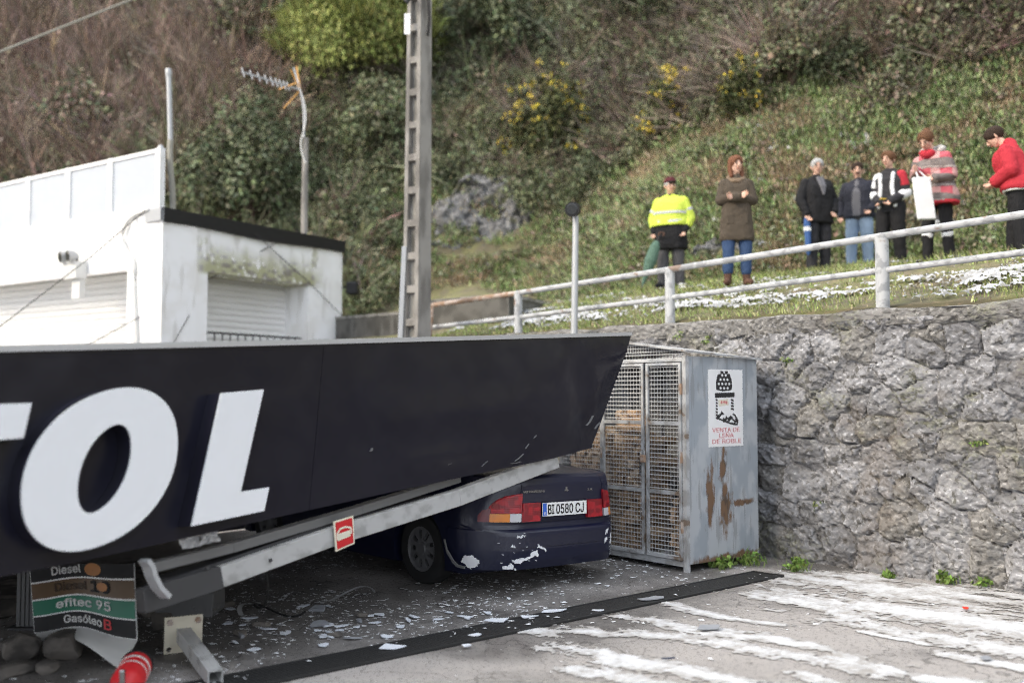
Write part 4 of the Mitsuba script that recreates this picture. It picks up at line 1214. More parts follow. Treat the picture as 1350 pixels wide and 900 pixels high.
# ------------------------------------------------------------------ price panel, extinguisher, post, rubble
def build_price_panel():
    k = thing('price_panel', 'buckled fuel price panel with black brown and green bands', 'sign')
    Y0 = 6.55
    TL, TR, BL, BR = at(43, 752, Y0 + .1), at(180, 742, Y0 - .1), at(49, 835, Y0 - .05), at(184, 842, Y0 - .25)
    def P(s, t, off=0.0):             # s left to right, t top to bottom
        s, t = np.asarray(s, float), np.asarray(t, float)
        q = (1 - t)[..., None] * ((1 - s)[..., None] * TL + s[..., None] * TR) + t[..., None] * ((1 - s)[..., None] * BL + s[..., None] * BR)
        bend = np.exp(-((s - 0.42) / 0.3) ** 2)
        out = unit(V(0.1, -1, 0.15))
        q = q + bend[..., None] * V(0, 0, 0.055) * (0.4 + 0.6 * t)[..., None] + (0.10 * (1 - bend) * 0.6 + off)[..., None] * out
        return q
    def sheet(s0, s1, t0, t1, off, n=24):
        S, Tt = np.meshgrid(np.linspace(s0, s1, n), np.linspace(t0, t1, 5), indexing='ij')
        return grid_mesh(P(S, Tt, np.full(S.shape, off)))
    part('backing', cat([sheet(0, 1, 0, 1, 0.0), sheet(0, 1, 0, 1, -0.02)]), 'm_white', k)
    bands = [('m_black', 0.0, 0.20), ('m_brownband', 0.225, 0.475), ('m_greenband', 0.50, 0.735), ('m_black', 0.755, 0.99)]
    keys = []
    for m, a, b in bands: keys.append(part('band', sheet(0.005, 0.995, a, b, 0.003), m, k))
    def words(txt, s0, s1, t0, t1, m, par, off=0.006, bold=True):
        tm = meshkit.text_mesh(txt, 1.0, 0.02, bold=bold)
        tm = tm.subdivide()
        v = tm.vertices
        x = (v[:, 0] - v[:, 0].min()) / (v[:, 0].max() - v[:, 0].min())
        y = v[:, 1]
        tm.vertices = P(s0 + (s1 - s0) * x, t1 + (t0 - t1) * y, off + 0.003 * (v[:, 2] > 0.01))
        if tm.volume < 0: tm.invert()
        part('lettering', tm, m, par)
    words('Diesel', 0.20, 0.47, 0.0, 0.13, 'm_offwhite', keys[0])
    def disc(s, t, rs, rt, m, par, off=0.006):
        th = np.linspace(0, 2 * np.pi, 25)[:-1]
        rr_ = np.linspace(0.02, 1, 3)
        S = s + rs * rr_[:, None] * np.cos(th); Tt = t + rt * rr_[:, None] * np.sin(th)
        S, Tt = np.concatenate([S, S[:, :1]], 1), np.concatenate([Tt, Tt[:, :1]], 1)
        part('disc', grid_mesh(P(S, Tt, np.full(S.shape, off))), m, par)
    disc(0.59, 0.085, 0.085, 0.10, 'm_orangeball', keys[0])
    words('Diesel', 0.22, 0.52, 0.27, 0.40, 'm_brownink', keys[1])
    words('10', 0.56, 0.76, 0.25, 0.42, 'm_black', keys[1])
    disc(0.68, 0.335, 0.055, 0.065, 'm_orangeball', keys[1], 0.012)
    words('efitec 95', 0.22, 0.76, 0.54, 0.665, 'm_offwhite', keys[2])
    words('Gasóleo', 0.28, 0.66, 0.80, 0.915, 'm_offwhite', keys[3])
    words('B', 0.68, 0.76, 0.79, 0.93, 'm_red', keys[3])
    # white lower skirt curling to the right towards the ground
    G = np.zeros((20, 6, 3))
    for i in range(20):
        s = i / 19
        topp = P(np.array(0.02 + 0.98 * s), np.array(1.0), np.array(-0.01))
        low = spline([at(50, 848, Y0 - .1), at(90, 840, Y0 - .2), at(128, 860, Y0 - .35), at(162, 884, Y0 - .5)], 20)[i]
        for j in range(6):
            f = j / 5
            G[i, j] = topp * (1 - f) + low * f + V(0, -0.03, 0) * math.sin(f * 3.1)
    part('skirt', cat([grid_mesh(G), grid_mesh(G + V(0, 0.012, 0.0))]), 'm_offwhite', k, smooth=True)
mat('m_brownband', (0.12, 0.075, 0.04), 0.35)
mat('m_brownink', (0.05, 0.032, 0.02), 0.4)
mat('m_greenband', (0.03, 0.16, 0.10), 0.35)
mat('m_orangeball', (0.40, 0.16, 0.04), 0.3)
build_price_panel()

def build_extinguisher():
    k = thing('fire_extinguisher', 'red fire extinguisher lying on the ground by the price panel', 'fire extinguisher')
    a, b = gnd(190, 872, 0.09), gnd(163, 908, 0.10)
    a = gnd(186, 866, 0.10)
    ax = unit(b - a); L = 0.46
    a = b - ax * L
    x = unit(np.cross(V(0, 0, 1), ax)); y = np.cross(ax, x)
    M = frame_m(a, x, y, ax)
    part('cylinder', tf(revolve([(0.0, 0.0), (0.07, 0.005), (0.085, 0.03), (0.085, 0.36), (0.075, 0.40), (0.045, 0.44), (0.022, 0.455), (0.0, 0.455)], 28), M), 'm_red', k, smooth=40)
    part('base_ring', tf(revolve([(0.082, -0.02), (0.0885, -0.02), (0.0885, 0.03), (0.082, 0.03), (0.082, -0.02)], 28), M), 'm_black', k, smooth=40)
    for z0, z1 in ((0.10, 0.13), (0.215, 0.23)):
        part('label_band', tf(revolve([(0.0845, z0), (0.0862, z0), (0.0862, z1), (0.0845, z1), (0.0845, z0)], 28), M), 'm_offwhite', k, smooth=40)
    part('valve', tf(revolve([(0.0, 0.44), (0.026, 0.445), (0.026, 0.49), (0.014, 0.50), (0.0, 0.50)], 14), M), 'm_chrome', k, smooth=40)
    part('handle', tf(bx(V(-0.012, -0.02, 0.49), V(0.012, 0.11, 0.506), 0.004), M), 'm_black', k)
    part('lever', tf(tf(bx(V(-0.012, -0.02, 0.515), V(0.012, 0.12, 0.527), 0.004), trimesh.transformations.rotation_matrix(0.15, [1, 0, 0], [0, 0, .5])), M), 'm_chrome', k)
    part('gauge', tf(tf(revolve([(0, 0), (0.018, 0), (0.018, 0.012), (0, 0.012)], 14), frame_m(V(0.026, 0, 0.47), V(0, 1, 0), V(0, 0, 1))), M), 'm_chrome', k)
    hose = spline([a + ax * 0.48 + y * 0.0, a + ax * 0.52 - x * 0.06 + y * 0.03, a + ax * 0.44 - x * 0.12 - y * .02, a + ax * 0.25 - x * 0.115 - y * .05, a + ax * 0.08 - x * 0.11 - y * .06], 24)
    part('hose', tube(hose, 0.011, 8), 'm_rubber', k, smooth=50)
build_extinguisher()

def build_post():
    k = thing('fallen_post', 'white aluminium post with a square base plate lying on the wet concrete', 'post')
    pc = gnd(242, 836, 0.11)
    e = gnd(284, 893, 0.045)
    ax = unit(e - pc)
    up = unit(np.cross(np.cross(ax, V(0, 0, 1)), ax))
    x = np.cross(up, ax)
    ln = np.linalg.norm(e - pc)
    sq = sbox(-0.042, -0.042, 0.042, 0.042).difference(sbox(-0.034, -0.034, 0.034, 0.034))
    for s in (-0.028, 0.0, 0.028):
        sq = sq.difference(sbox(s - 0.004, 0.0395, s + 0.004, 0.05)).difference(sbox(s - 0.004, -0.05, s + 0.004, -0.0395))
    M = frame_m(pc, x, up, ax)
    part('shaft', tf(extrude(sq, ln), M), 'm_beam', k)
    pl = sbox(-0.115, -0.115, 0.115, 0.115)
    holes = [Point(sx * 0.085, sy * 0.085).buffer(0.016) for sx in (-1, 1) for sy in (-1, 1)]
    p = extrude(pl.difference(shapely.union_all(holes)), 0.014)
    tilt = trimesh.transformations.rotation_matrix(0.25, [1, 0, 0])
    M2 = M.copy() @ tilt; 
    part('base_plate', tf(p, M @ trimesh.transformations.translation_matrix([0, 0, -0.0145]) ), 'm_cream', k)
    for sx in (-1, 1):
        part('bolt', tf(tf(trimesh.creation.cylinder(0.02, 0.03, sections=6), trimesh.transformations.translation_matrix([sx * 0.085, 0.085, 0.0])), M), 'm_rustrail', k)
build_post()

def build_rubble():
    r = np.random.default_rng(31)
    def rock(px, py, sx, sy, sz, lab, m='m_rubble', seed=0, group=None, name='concrete_chunk', catn='rubble'):
        c = gnd(px, py)
        ico = trimesh.creation.icosphere(subdivisions=3)
        v = ico.vertices.copy()
        q = np.random.default_rng(seed)
        for _ in range(9):                # slice flat facets
            n = unit(q.normal(size=3)); d = q.uniform(0.55, 0.85)
            e = v @ n - d
            v = v - np.where(e > 0, e, 0)[:, None] * n
        v = v * V(sx, sy, sz) * (1 + 0.12 * nfbm(v + seed, 2.5, 3, seed)[:, None])
        a = q.uniform(0, 3)
        v = v @ np.array([[math.cos(a), -math.sin(a), 0], [math.sin(a), math.cos(a), 0], [0, 0, 1]])
        v[:, 2] -= v[:, 2].min() + 0.01
        ico.vertices = v + c
        single(name, ico, m, lab, catn, group, smooth=35)
    rock(85, 868, 0.14, 0.12, 0.105, 'brown broken concrete chunk under the white skirt of the price panel', seed=1)
    rock(22, 872, 0.17, 0.13, 0.10, 'large grey rubble chunk at the bottom left corner of the picture', seed=2)
    rock(12, 890, 0.16, 0.1, 0.05, 'flat grey rubble piece lowest at the bottom left corner', seed=3)
    rock(212, 830, 0.10, 0.08, 0.08, 'dark rubble chunk beside the base plate of the fallen post', seed=4)
    rock(196, 812, 0.12, 0.10, 0.10, 'dark rubble chunk behind the red fire extinguisher', seed=5)
    rock(228, 805, 0.09, 0.07, 0.05, 'small dark rubble chunk behind the base plate', seed=6)
    rock(60, 885, 0.08, 0.08, 0.05, 'small dark rubble chunk in front of the brown broken chunk', seed=7)
    rock(300, 800, 0.10, 0.07, 0.03, 'thin dark broken slab right of the grey box', seed=8)
    # crumpled steel skirt, grey box and support post in the dark under the canopy
    k = thing('canopy_support', 'grey ribbed support column in the dark left of the price panel', 'column')
    c = gnd(37, 826)
    col = sbox(-0.06, -0.05, 0.06, 0.05)
    for s in (-0.03, 0.0, 0.03): col = col.difference(sbox(s - 0.006, -0.06, s + 0.006, -0.04))
    m = extrude(col, 0.62); m.apply_translation(c)
    part('shaft', m, 'm_greymetal', k)
    part('foot', bx(c + V(-0.1, -0.1, 0), c + V(0.1, 0.1, 0.015)), 'm_darkmetal', k)
    k = thing('metal_box', 'crushed grey sheet metal box lying under the end of the beam', 'box')
    c = gnd(246, 808)
    b = to_tri(to_man(bx(V(-0.24, -0.15, 0), V(0.24, 0.15, 0.26), 0.01)).refine_to_length(0.04))
    v = b.vertices.copy(); v[:, 2] -= np.clip(v[:, 0] + 0.1, 0, 1) * 0.25 * (v[:, 2] > 0.1); v += 0.02 * np.stack([nfbm(v, 5, 2, i) for i in range(3)], 1)
    b.vertices = v + c
    part('shell', b, 'm_greymetal', k, smooth=30)
    part('lid_flange', bar(c + V(-0.25, -0.16, 0.235), c + V(0.05, -0.16, 0.22), 0.02, 0.03), 'm_darkmetal', k)
    # pump island kerb hidden in the dark
    k = single('pump_island', tf(bx(V(-1.6, -0.45, 0), V(1.6, 0.45, 0.13), 0.02), frame_m(gnd(60, 790), unit(V(-0.625, -0.78, 0)), unit(V(0.78, -0.625, 0)), V(0, 0, 1))), 'm_rubble', 'dirty concrete pump island kerb in the shade under the canopy', 'kerb')
build_rubble()

# flakes and shards
def build_flakes():
    r = np.random.default_rng(77)
    da, db = gnd(250, 913), gnd(1012, 757.5)
    du_ = unit((db - da)[:2]); dn = V(-du_[1], du_[0])
    # loose white coating flakes: thick on the far side of the drain, thin on the near side
    vs, fs, n = [], [], 0
    pts = []
    while len(pts) < 7600:
        s = r.uniform(-1.5, 6.2); d = r.uniform(-1.6, 4.2)
        q = da[:2] + du_ * s + dn * d
        dens = 0.9 if d > 0.2 else 0.22
        cl = meshkit.fbm(np.array([[q[0] * 1.1, q[1] * 1.1, 0]]), 3, 8)[0]
        dens *= np.clip((cl - 0.36) * 4.5, 0.06, 1)
        if d < 0.2: dens *= np.exp(d * 0.7)
        dens *= np.clip((6.4 - s) / 2.5, 0.15, 1)
        if r.random() < dens: pts.append((q, d))
    for q, d in pts:
        k = r.integers(4, 7)
        rad = 0.006 + 0.026 * r.random() ** 3.0 + (0.012 if r.random() < 0.05 else 0)
        ang = np.sort(r.uniform(0, 2 * np.pi, k)); el = r.uniform(0.5, 1)
        a = r.uniform(0, np.pi)
        p = np.stack([np.cos(ang) * rad, np.sin(ang) * rad * el], 1) * r.uniform(0.6, 1.2, (k, 1))
        p = p @ np.array([[math.cos(a), -math.sin(a)], [math.sin(a), math.cos(a)]])
        z = 0.020 if abs(d) < 0.165 else 0.004
        tl = r.normal(0, 0.14, 2)
        zz = z + np.abs(p @ tl)
        v = np.column_stack([p + q, zz])
        vs.append(v); fs += [[n, n + i, n + i + 1] for i in range(1, k - 1)]; n += k
    setting('paint_flakes', (np.vstack(vs), np.array(fs)), 'm_flake', 'scatter of small white paint flakes over the wet concrete', kind='stuff')
    # larger shards
    def shard(px, py, w, h, lab, lift=0.02, ang=0.0, group=None, m='m_shard', name='panel_shard', seed=0):
        c = gnd(px, py)
        q = np.random.default_rng(seed + 5)
        k = 8
        an = np.sort(q.uniform(0, 2 * np.pi, k))
        p = Polygon(np.stack([np.cos(an) * w * q.uniform(.75, 1.1, k), np.sin(an) * h * q.uniform(.7, 1.1, k)], 1)).convex_hull
        me = to_tri(to_man(extrude(p, 0.006)).refine_to_length(0.02))
        v = me.vertices.copy()
        v[:, 2] += 0.06 * v[:, 0] ** 2 / max(w, .01) + q.uniform(0, 0.12) * (v[:, 1] + h)
        me.vertices = v
        me.apply_transform(frame_m(c + V(0, 0, lift * 0.3 + 0.004), V(math.cos(ang), math.sin(ang), 0), V(-math.sin(ang), math.cos(ang), 0)))
        single(name, me, m, lab, 'debris', group, smooth=30)
    big = [(655, 822, .11, .05, 'pale shard lying on the drain left of its two neighbours'), (697, 817, .09, .04, 'small pale shard on the drain between two larger ones'), (725, 809, .16, .045, 'long pale shard on the far edge of the drain'),
           (788, 808, .07, .03, 'tiny pale shard on the near edge of the drain'), (514, 857, .13, .06, 'broad pale shard on the far edge of the drain near its left end'), (625, 841, .06, .03, 'small white shard in the middle of the drain'),
           (856, 793, .15, .07, 'grey plastic shard on the drain towards the kiosk'), (614, 855, .05, .03, 'white shard on the drain just left of the middle'), (930, 832, .13, .06, 'long dark grey shard lying in the slush streak')]
    for i, (x, y, w, h, lab) in enumerate(big):
        shard(x, y, w * .8, h, lab, 0.05, 0.3, seed=i, m='m_shard' if 'grey' not in lab else 'm_greyshard')
    shard(879, 870, .07, .05, 'dark blue grey scrap of plastic on the near concrete', .04, 0.8, seed=40, m='m_navyscrap', name='plastic_scrap')
    shard(1272, 805, .03, .03, 'small red scrap lying on the snow near the wall', .05, 0.2, seed=41, m='m_redscrap', name='red_scrap')
    shard(1300, 872, .06, .03, 'grey scrap sticking out of the slush at the lower right', .04, 1.0, seed=42, m='m_greyshard', name='plastic_scrap')
    rr_ = np.random.default_rng(3)
    for i in range(46):
        x, y = rr_.uniform(300, 640), rr_.uniform(800, 868)
        if y > 900 - (x - 330) * 0.20 - 22: continue
        shard(x, y, rr_.uniform(.03, .07), rr_.uniform(.02, .04), 'white shard of coating on the wet concrete under the canopy', .01, rr_.uniform(0, 3), 'white shards scattered under the canopy', seed=100 + i)
def build_scraps():
    r = np.random.default_rng(91)
    def strip(px, py, L, lab, seed):
        q = np.random.default_rng(seed)
        c = gnd(px, py); a = q.uniform(0, 3)
        d = V(math.cos(a), math.sin(a), 0); n_ = V(-d[1], d[0], 0)
        pts = spline([c, c + d * L * .35 + n_ * .03 + V(0, 0, q.uniform(.0, .05)), c + d * L * .7 - n_ * .02 + V(0, 0, q.uniform(0.01, .09)), c + d * L + V(0, 0, .01)], 14)
        G = np.stack([pts + n_ * o + V(0, 0, .006 + abs(o) * .3) for o in (-.018, -.008, .008, .018)], 1)
        single('bent_strip', cat([grid_mesh(G), grid_mesh(G - V(0, 0, .003))]), 'm_alu', lab, 'debris', smooth=False)
    strip(318, 812, .42, 'bent aluminium strip lying right of the grey box', 1)
    strip(425, 795, .5, 'bent aluminium strip lying on the wet concrete behind the flakes', 2)
    strip(205, 862, .3, 'short bent strip between the extinguisher and the fallen post', 3)
    for i in range(12):
        x, y = r.uniform(250, 480), r.uniform(790, 845)
        c = gnd(x, y)
        k_ = 6; an = np.sort(r.uniform(0, 6.28, k_)); rad = r.uniform(.03, .08)
        p = Polygon(np.stack([np.cos(an) * rad, np.sin(an) * rad * .7], 1)).convex_hull
        me = extrude(p, r.uniform(.008, .03)); me.apply_transform(trimesh.transformations.rotation_matrix(r.normal(0, .2), [1, 0, 0])); me.apply_translation(c + V(0, 0, .006))
        single('rubble_scrap', me, 'm_rubble' if i % 2 else 'm_greyshard', 'dark broken scrap lying among the white flakes under the canopy', 'debris', 'dark scraps among the flakes')
    for i, pts in enumerate(([(345, 742, 0.05), (352, 770, .0), (372, 800, 0.0), (360, 815, 0.0)],)):
        Q = [sp_(345, 728, -.12), sp_(352, 760, -.16), gnd(350, 800, .03), gnd(385, 812, .012), gnd(402, 806, .012)]
        single('torn_cable', tube(spline(Q, 30), .008, 6), 'm_rubber', 'torn black cable dangling from the edge beam to the ground', 'cable')
mat('m_shard', (0.60, 0.63, 0.68), 0.5)
mat('m_greyshard', (0.24, 0.25, 0.27), 0.5)
mat('m_navyscrap', (0.03, 0.04, 0.07), 0.5)
mat('m_redscrap', (0.62, 0.05, 0.03), 0.5)
build_flakes()
build_scraps()

# ------------------------------------------------------------------ slush and snow on the forecourt
def build_snow():
    streaks = [  # centre line on the concrete, half width in metres
        ([(850, 787), (905, 803), (960, 815), (1035, 825)], 0.05), ([(820, 812), (870, 819), (930, 832), (1010, 842), (1030, 845)], 0.085), ([(700, 829), (800, 836), (880, 840), (960, 851), (1060, 866), (1165, 885)], 0.10),
        ([(1040, 848), (1070, 852)], 0.08), ([(1100, 868), (1160, 884)], 0.10), ([(740, 853), (800, 866), (880, 880), (960, 896), (1010, 910)], 0.10), ([(760, 880), (820, 893), (900, 905)], 0.06), ([(1065, 890), (1120, 905)], 0.06),
        ([(1078, 764), (1120, 768), (1170, 774), (1250, 783), (1360, 793)], 0.30), ([(1075, 788), (1160, 805), (1260, 818), (1380, 835)], 0.34), ([(1110, 815), (1190, 832), (1300, 850), (1400, 870)], 0.14),
        ([(1250, 862), (1300, 873), (1370, 885)], 0.07), ([(1220, 895), (1290, 903)], 0.06), ([(1135, 833), (1180, 842), (1220, 850)], 0.03), ([(1240, 775), (1330, 786)], 0.12)]
    xs, ys = np.arange(-0.7, 5.8, 0.011), np.arange(5.2, 9.9, 0.011)
    X, Y = np.meshgrid(xs, ys, indexing='ij')
    best = np.full(X.shape, -1.0)
    q = np.stack([X, Y, 0 * X], -1)
    # stretched along the tyre tracks
    u, v = X * -0.6 + Y * 0.8, X * 0.8 + Y * 0.6
    n = nfbm(np.stack([u * 2.2, v * 6, 0 * u], -1), 1.0, 5, 3) + 0.5 * nfbm(q, 14, 3, 4)
    for pts, w in streaks:
        ln = LineString([gnd(*p)[:2] for p in pts])
        d = shapely.distance(ln, shapely.points(X, Y))
        best = np.maximum(best, 0.72 - d / (w * 1.8))
    f = best + 1.9 * n + 1.0 * nfbm(q, 45, 2, 14) + 0.06
    sl = slice(None)
    z = np.where(f > 0, 0.004 + 0.005 * np.sqrt(np.clip(f, 0, 1.2)) * (1 + 0.5 * nfbm(q, 9, 3, 6)), 0.003)
    full = grid_mesh(np.stack([X, Y, z], -1))
    keep = (f.reshape(-1)[full.faces] > -0.03).all(1)
    fs = full.faces[keep]
    idx, inv = np.unique(fs, return_inverse=True)
    # thin slush is grey water and grit, thicker lumps are white
    wv = np.clip(-0.02 + 1.0 * np.clip(f, 0, 1) + 0.7 * nfbm(q, 12, 4, 24), 0, 1).reshape(-1)[idx][:, None]
    col = V(0.28, 0.265, 0.25) * (1 - wv) + V(0.53, 0.54, 0.555) * wv
    setting('snow', trimesh.Trimesh(full.vertices[idx], inv.reshape(-1, 3), process=False), 'm_leaf', 'streaks of half melted snow and slush on the forecourt', kind='stuff', smooth=True, color=col)
def f_slush(p, n, uv):
    h = fbm(p.x * 10, p.y * 10, 0.0, 4)
    return mix((0.46, 0.47, 0.49), (0.26, 0.26, 0.25), smoothstep(0.42, 0.66, h))
pmat('m_slush', f_slush, 0.55, b_fine, 0.006)
build_snow()

# ------------------------------------------------------------------ vegetation
def quads(c, ax, nr, ln, wd, col):
    """Leaf shaped quads at c along ax, facing nr, length ln, width wd."""
    N = len(c)
    ax = ax / (np.linalg.norm(ax, axis=1, keepdims=True) + 1e-9)
    sd = np.cross(ax, nr); sd /= np.linalg.norm(sd, axis=1, keepdims=True) + 1e-9
    ln, wd = np.broadcast_to(ln, N)[:, None], np.broadcast_to(wd, N)[:, None]
    v = np.stack([c, c + ax * ln * 0.45 + sd * wd * 0.5, c + ax * ln, c + ax * ln * 0.45 - sd * wd * 0.5], 1)
    i = np.arange(N)[:, None] * 4
    f = np.concatenate([i + [0, 1, 2], i + [0, 2, 3]], 0)
    return v.reshape(-1, 3), f, np.repeat(col, 4, 0)
def merge(parts):
    vs, fs, cs, n = [], [], [], 0
    for v, f, c in parts:
        vs.append(v); fs.append(f + n); cs.append(c); n += len(v)
    return np.vstack(vs), np.vstack(fs), np.vstack(cs)
def rand_dirs(r, n):
    d = r.normal(size=(n, 3))
    return d / np.linalg.norm(d, axis=1, keepdims=True)
def tint(r, n, pal, var=0.25):
    pal = np.array(pal, float)
    c = pal[r.integers(0, len(pal), n)]
    return np.clip(c * (1 + var * r.normal(size=(n, 1))) * (1 + 0.06 * r.normal(size=(n, 3))), 0.004, 0.9)
def foliage(r, c, rad, n, pal, leaf, clumps=14, flat=0.8, droop=0.0, shell=0.55):
    """A leafy crown: leaves gathered in clumps over an uneven dome."""
    cd = rand_dirs(r, clumps); cd[:, 2] = np.abs(cd[:, 2]) * 1.1 - 0.25
    cd /= np.linalg.norm(cd, axis=1, keepdims=True)
    cc = cd * r.uniform(shell, 0.92, (clumps, 1))
    tone = r.uniform(0.65, 1.35, clumps)
    w = r.integers(0, clumps, n)
    d = rand_dirs(r, n)
    p = cc[w] + d * (r.uniform(0.2, 1, (n, 1)) ** 0.5) * 0.36
    pos = c + p * np.array([rad, rad, rad * flat])
    nr = d + 0.7 * rand_dirs(r, n) + [0, 0, 0.4]
    ax = np.cross(nr, rand_dirs(r, n)) + [0, 0, -droop]
    s = leaf * r.uniform(0.6, 1.4, n)
    return quads(pos, ax, nr, s, s * r.uniform(0.45, 0.75, n), tint(r, n, pal) * tone[w][:, None])
def twigs(r, c, rad, n, pal, wd, up=1.0):
    d = rand_dirs(r, n) * [1, 1, 0.5] + [0, 0, up]
    d /= np.linalg.norm(d, axis=1, keepdims=True)
    b = c + rand_dirs(r, n) * rad * 0.45 * [1, 1, 0.2]
    L = rad * r.uniform(0.6, 1.7, n)
    o = []
    col = tint(r, n, pal)
    wv = wd * r.uniform(0.5, 1.4, n)
    face = np.tile(V(0.3, -1, 0.3), (n, 1)) + 0.6 * rand_dirs(r, n)
    o.append(quads(b, d, face, L, wv * 1.3, col))
    mid = b + d * (L * 0.5)[:, None]
    for _ in range(3):
        e = d + 0.6 * rand_dirs(r, n)
        st = b + d * (L * r.uniform(0.3, 0.8, n))[:, None]
        o.append(quads(st, e, face, L * r.uniform(0.3, 0.6, n), wv * 0.8, col * r.uniform(0.7, 1.4, (n, 1))))
    return merge(o)
def blades(r, c, n, spread, ln, wd, pal, lean, bend=0.6):
    b = c + r.normal(size=(n, 3)) * [spread, spread, 0.25 * spread]
    return blades_at(r, b, ln, wd, pal, lean, bend)
def blades_at(r, b, ln, wd, pal, lean, bend=0.6):
    n = len(b)
    d = rand_dirs(r, n) * 0.5 + [0, 0, 1.0]
    d += lean * 0.6
    d /= np.linalg.norm(d, axis=1, keepdims=True)
    L = (ln * r.uniform(0.5, 1.3, n))[:, None]
    d2 = d + lean * bend * 2 + 0.3 * rand_dirs(r, n) - [0, 0, bend]
    d2 /= np.linalg.norm(d2, axis=1, keepdims=True)
    sd = np.cross(d, rand_dirs(r, n)); sd /= np.linalg.norm(sd, axis=1, keepdims=True)
    w = (wd * r.uniform(0.6, 1.3, n))[:, None] * 0.5
    m = b + d * L * 0.5
    v = np.stack([b - sd * w, b + sd * w, m - sd * w * 0.9, m + sd * w * 0.9, m + d2 * L * 0.5], 1)
    i = np.arange(n)[:, None] * 5
    f = np.concatenate([i + [0, 1, 3], i + [0, 3, 2], i + [2, 3, 4]], 0)
    return v.reshape(-1, 3), f, np.repeat(tint(r, n, pal), 5, 0)

GREEN_DARK = [(0.085, 0.105, 0.055), (0.105, 0.125, 0.068), (0.125, 0.145, 0.09), (0.07, 0.085, 0.048)]
IVY = [(0.15, 0.175, 0.095), (0.115, 0.14, 0.07), (0.19, 0.21, 0.13), (0.165, 0.155, 0.10), (0.095, 0.115, 0.06)]
BROWN = [(0.235, 0.165, 0.14), (0.19, 0.135, 0.115), (0.29, 0.22, 0.185), (0.155, 0.12, 0.10), (0.25, 0.19, 0.13)]
BRAMBLE = [(0.19, 0.15, 0.115), (0.15, 0.155, 0.085), (0.22, 0.165, 0.13), (0.13, 0.145, 0.07), (0.21, 0.21, 0.145)]
GRASS = [(0.31, 0.39, 0.18), (0.25, 0.34, 0.15), (0.36, 0.42, 0.22), (0.38, 0.35, 0.23), (0.20, 0.28, 0.12)]
DRY = [(0.38, 0.30, 0.20), (0.31, 0.24, 0.16), (0.42, 0.35, 0.24)]
LIGHT = [(0.27, 0.30, 0.09), (0.21, 0.25, 0.075), (0.33, 0.35, 0.12), (0.17, 0.20, 0.06)]

# bare rock showing through the slope
rock_spots = []
def outcrop(px, wx, wz, seed, lab):
    c = on_hill(*px)
    n = hill_n(np.array(c[0]), np.array(c[1])); n = unit(n + V(0, -0.5, 0))
    x = unit(np.cross(V(0, 0, 1), n)); y = np.cross(n, x)
    a, b = np.meshgrid(np.linspace(-1, 1, 110), np.linspace(-1, 1, 90), indexing='ij')
    q = np.stack([a * wx, b * wz, 0 * a], -1)
    rr = np.sqrt(a ** 2 + b ** 2) + 0.9 * nfbm(q, 1.3, 4, seed)
    r = np.random.default_rng(seed)
    h = np.full(a.shape, 9.0)
    s = r.uniform(-1.1, 1.1, (60, 2)) * [wx, wz]
    from scipy.spatial import cKDTree
    qq = q[..., :2] + 0.25 * np.stack([nfbm(q, 2, 3, 1), nfbm(q, 2, 3, 2)], -1)
    dd, ii = cKDTree(s).query(qq.reshape(-1, 2), k=2)
    edge = (dd[:, 1] - dd[:, 0]).reshape(a.shape); idx = ii[:, 0].reshape(a.shape)
    tl = r.uniform(-0.3, 0.3, (60, 2)); lv = r.uniform(-0.05, 0.08, 60)
    h = lv[idx] + (tl[idx] * (q[..., :2] - s[idx])).sum(-1) - 0.04 * (1 - np.clip(edge / 0.06, 0, 1)) + 0.55 * nfbm(q, 1.6, 4, 7) + 0.16 * nfbm(q, 9, 3, 8)
    h = 0.07 + h * 1.1 - np.clip(rr - 0.72, 0, 1) * 1.6
    P = c + q[..., :1] * x + q[..., 1:2] * y + h[..., None] * n
    # follow the slope
    P[..., 2] += (hill_z(P[..., 0], P[..., 1]) - hill_z(np.array(c[0]), np.array(c[1]))) - (q[..., :1] * x + q[..., 1:2] * y)[..., 2] if False else 0
    setting('rock_outcrop', grid_mesh(P), 'm_rock', lab, smooth=True)
    rock_spots.append((c, x, y, wx, wz))
outcrop((645, 305), 1.9, 1.75, 3, 'grey bare rock outcrop showing through the slope left of the lamp post')
outcrop((440, 312), 1.3, 1.25, 4, 'pale grey rock outcrop behind the right end of the white building')
outcrop((1215, 308), 0.75, 0.5, 6, 'low mossy rock at the foot of the slope behind the onlookers')
outcrop((965, 330), 0.8, 0.32, 8, 'low brown rock at the foot of the slope behind the woman')
def on_rock(p, grow=0.84):
    m = np.zeros(len(p), bool)
    for c, x, y, wx, wz in rock_spots:
        d = p - c
        m |= ((d @ x) / wx) ** 2 + ((d @ y) / wz) ** 2 + ((d @ np.cross(x, y)) / 1.2) ** 2 * 0.3 < grow ** 2
    return m

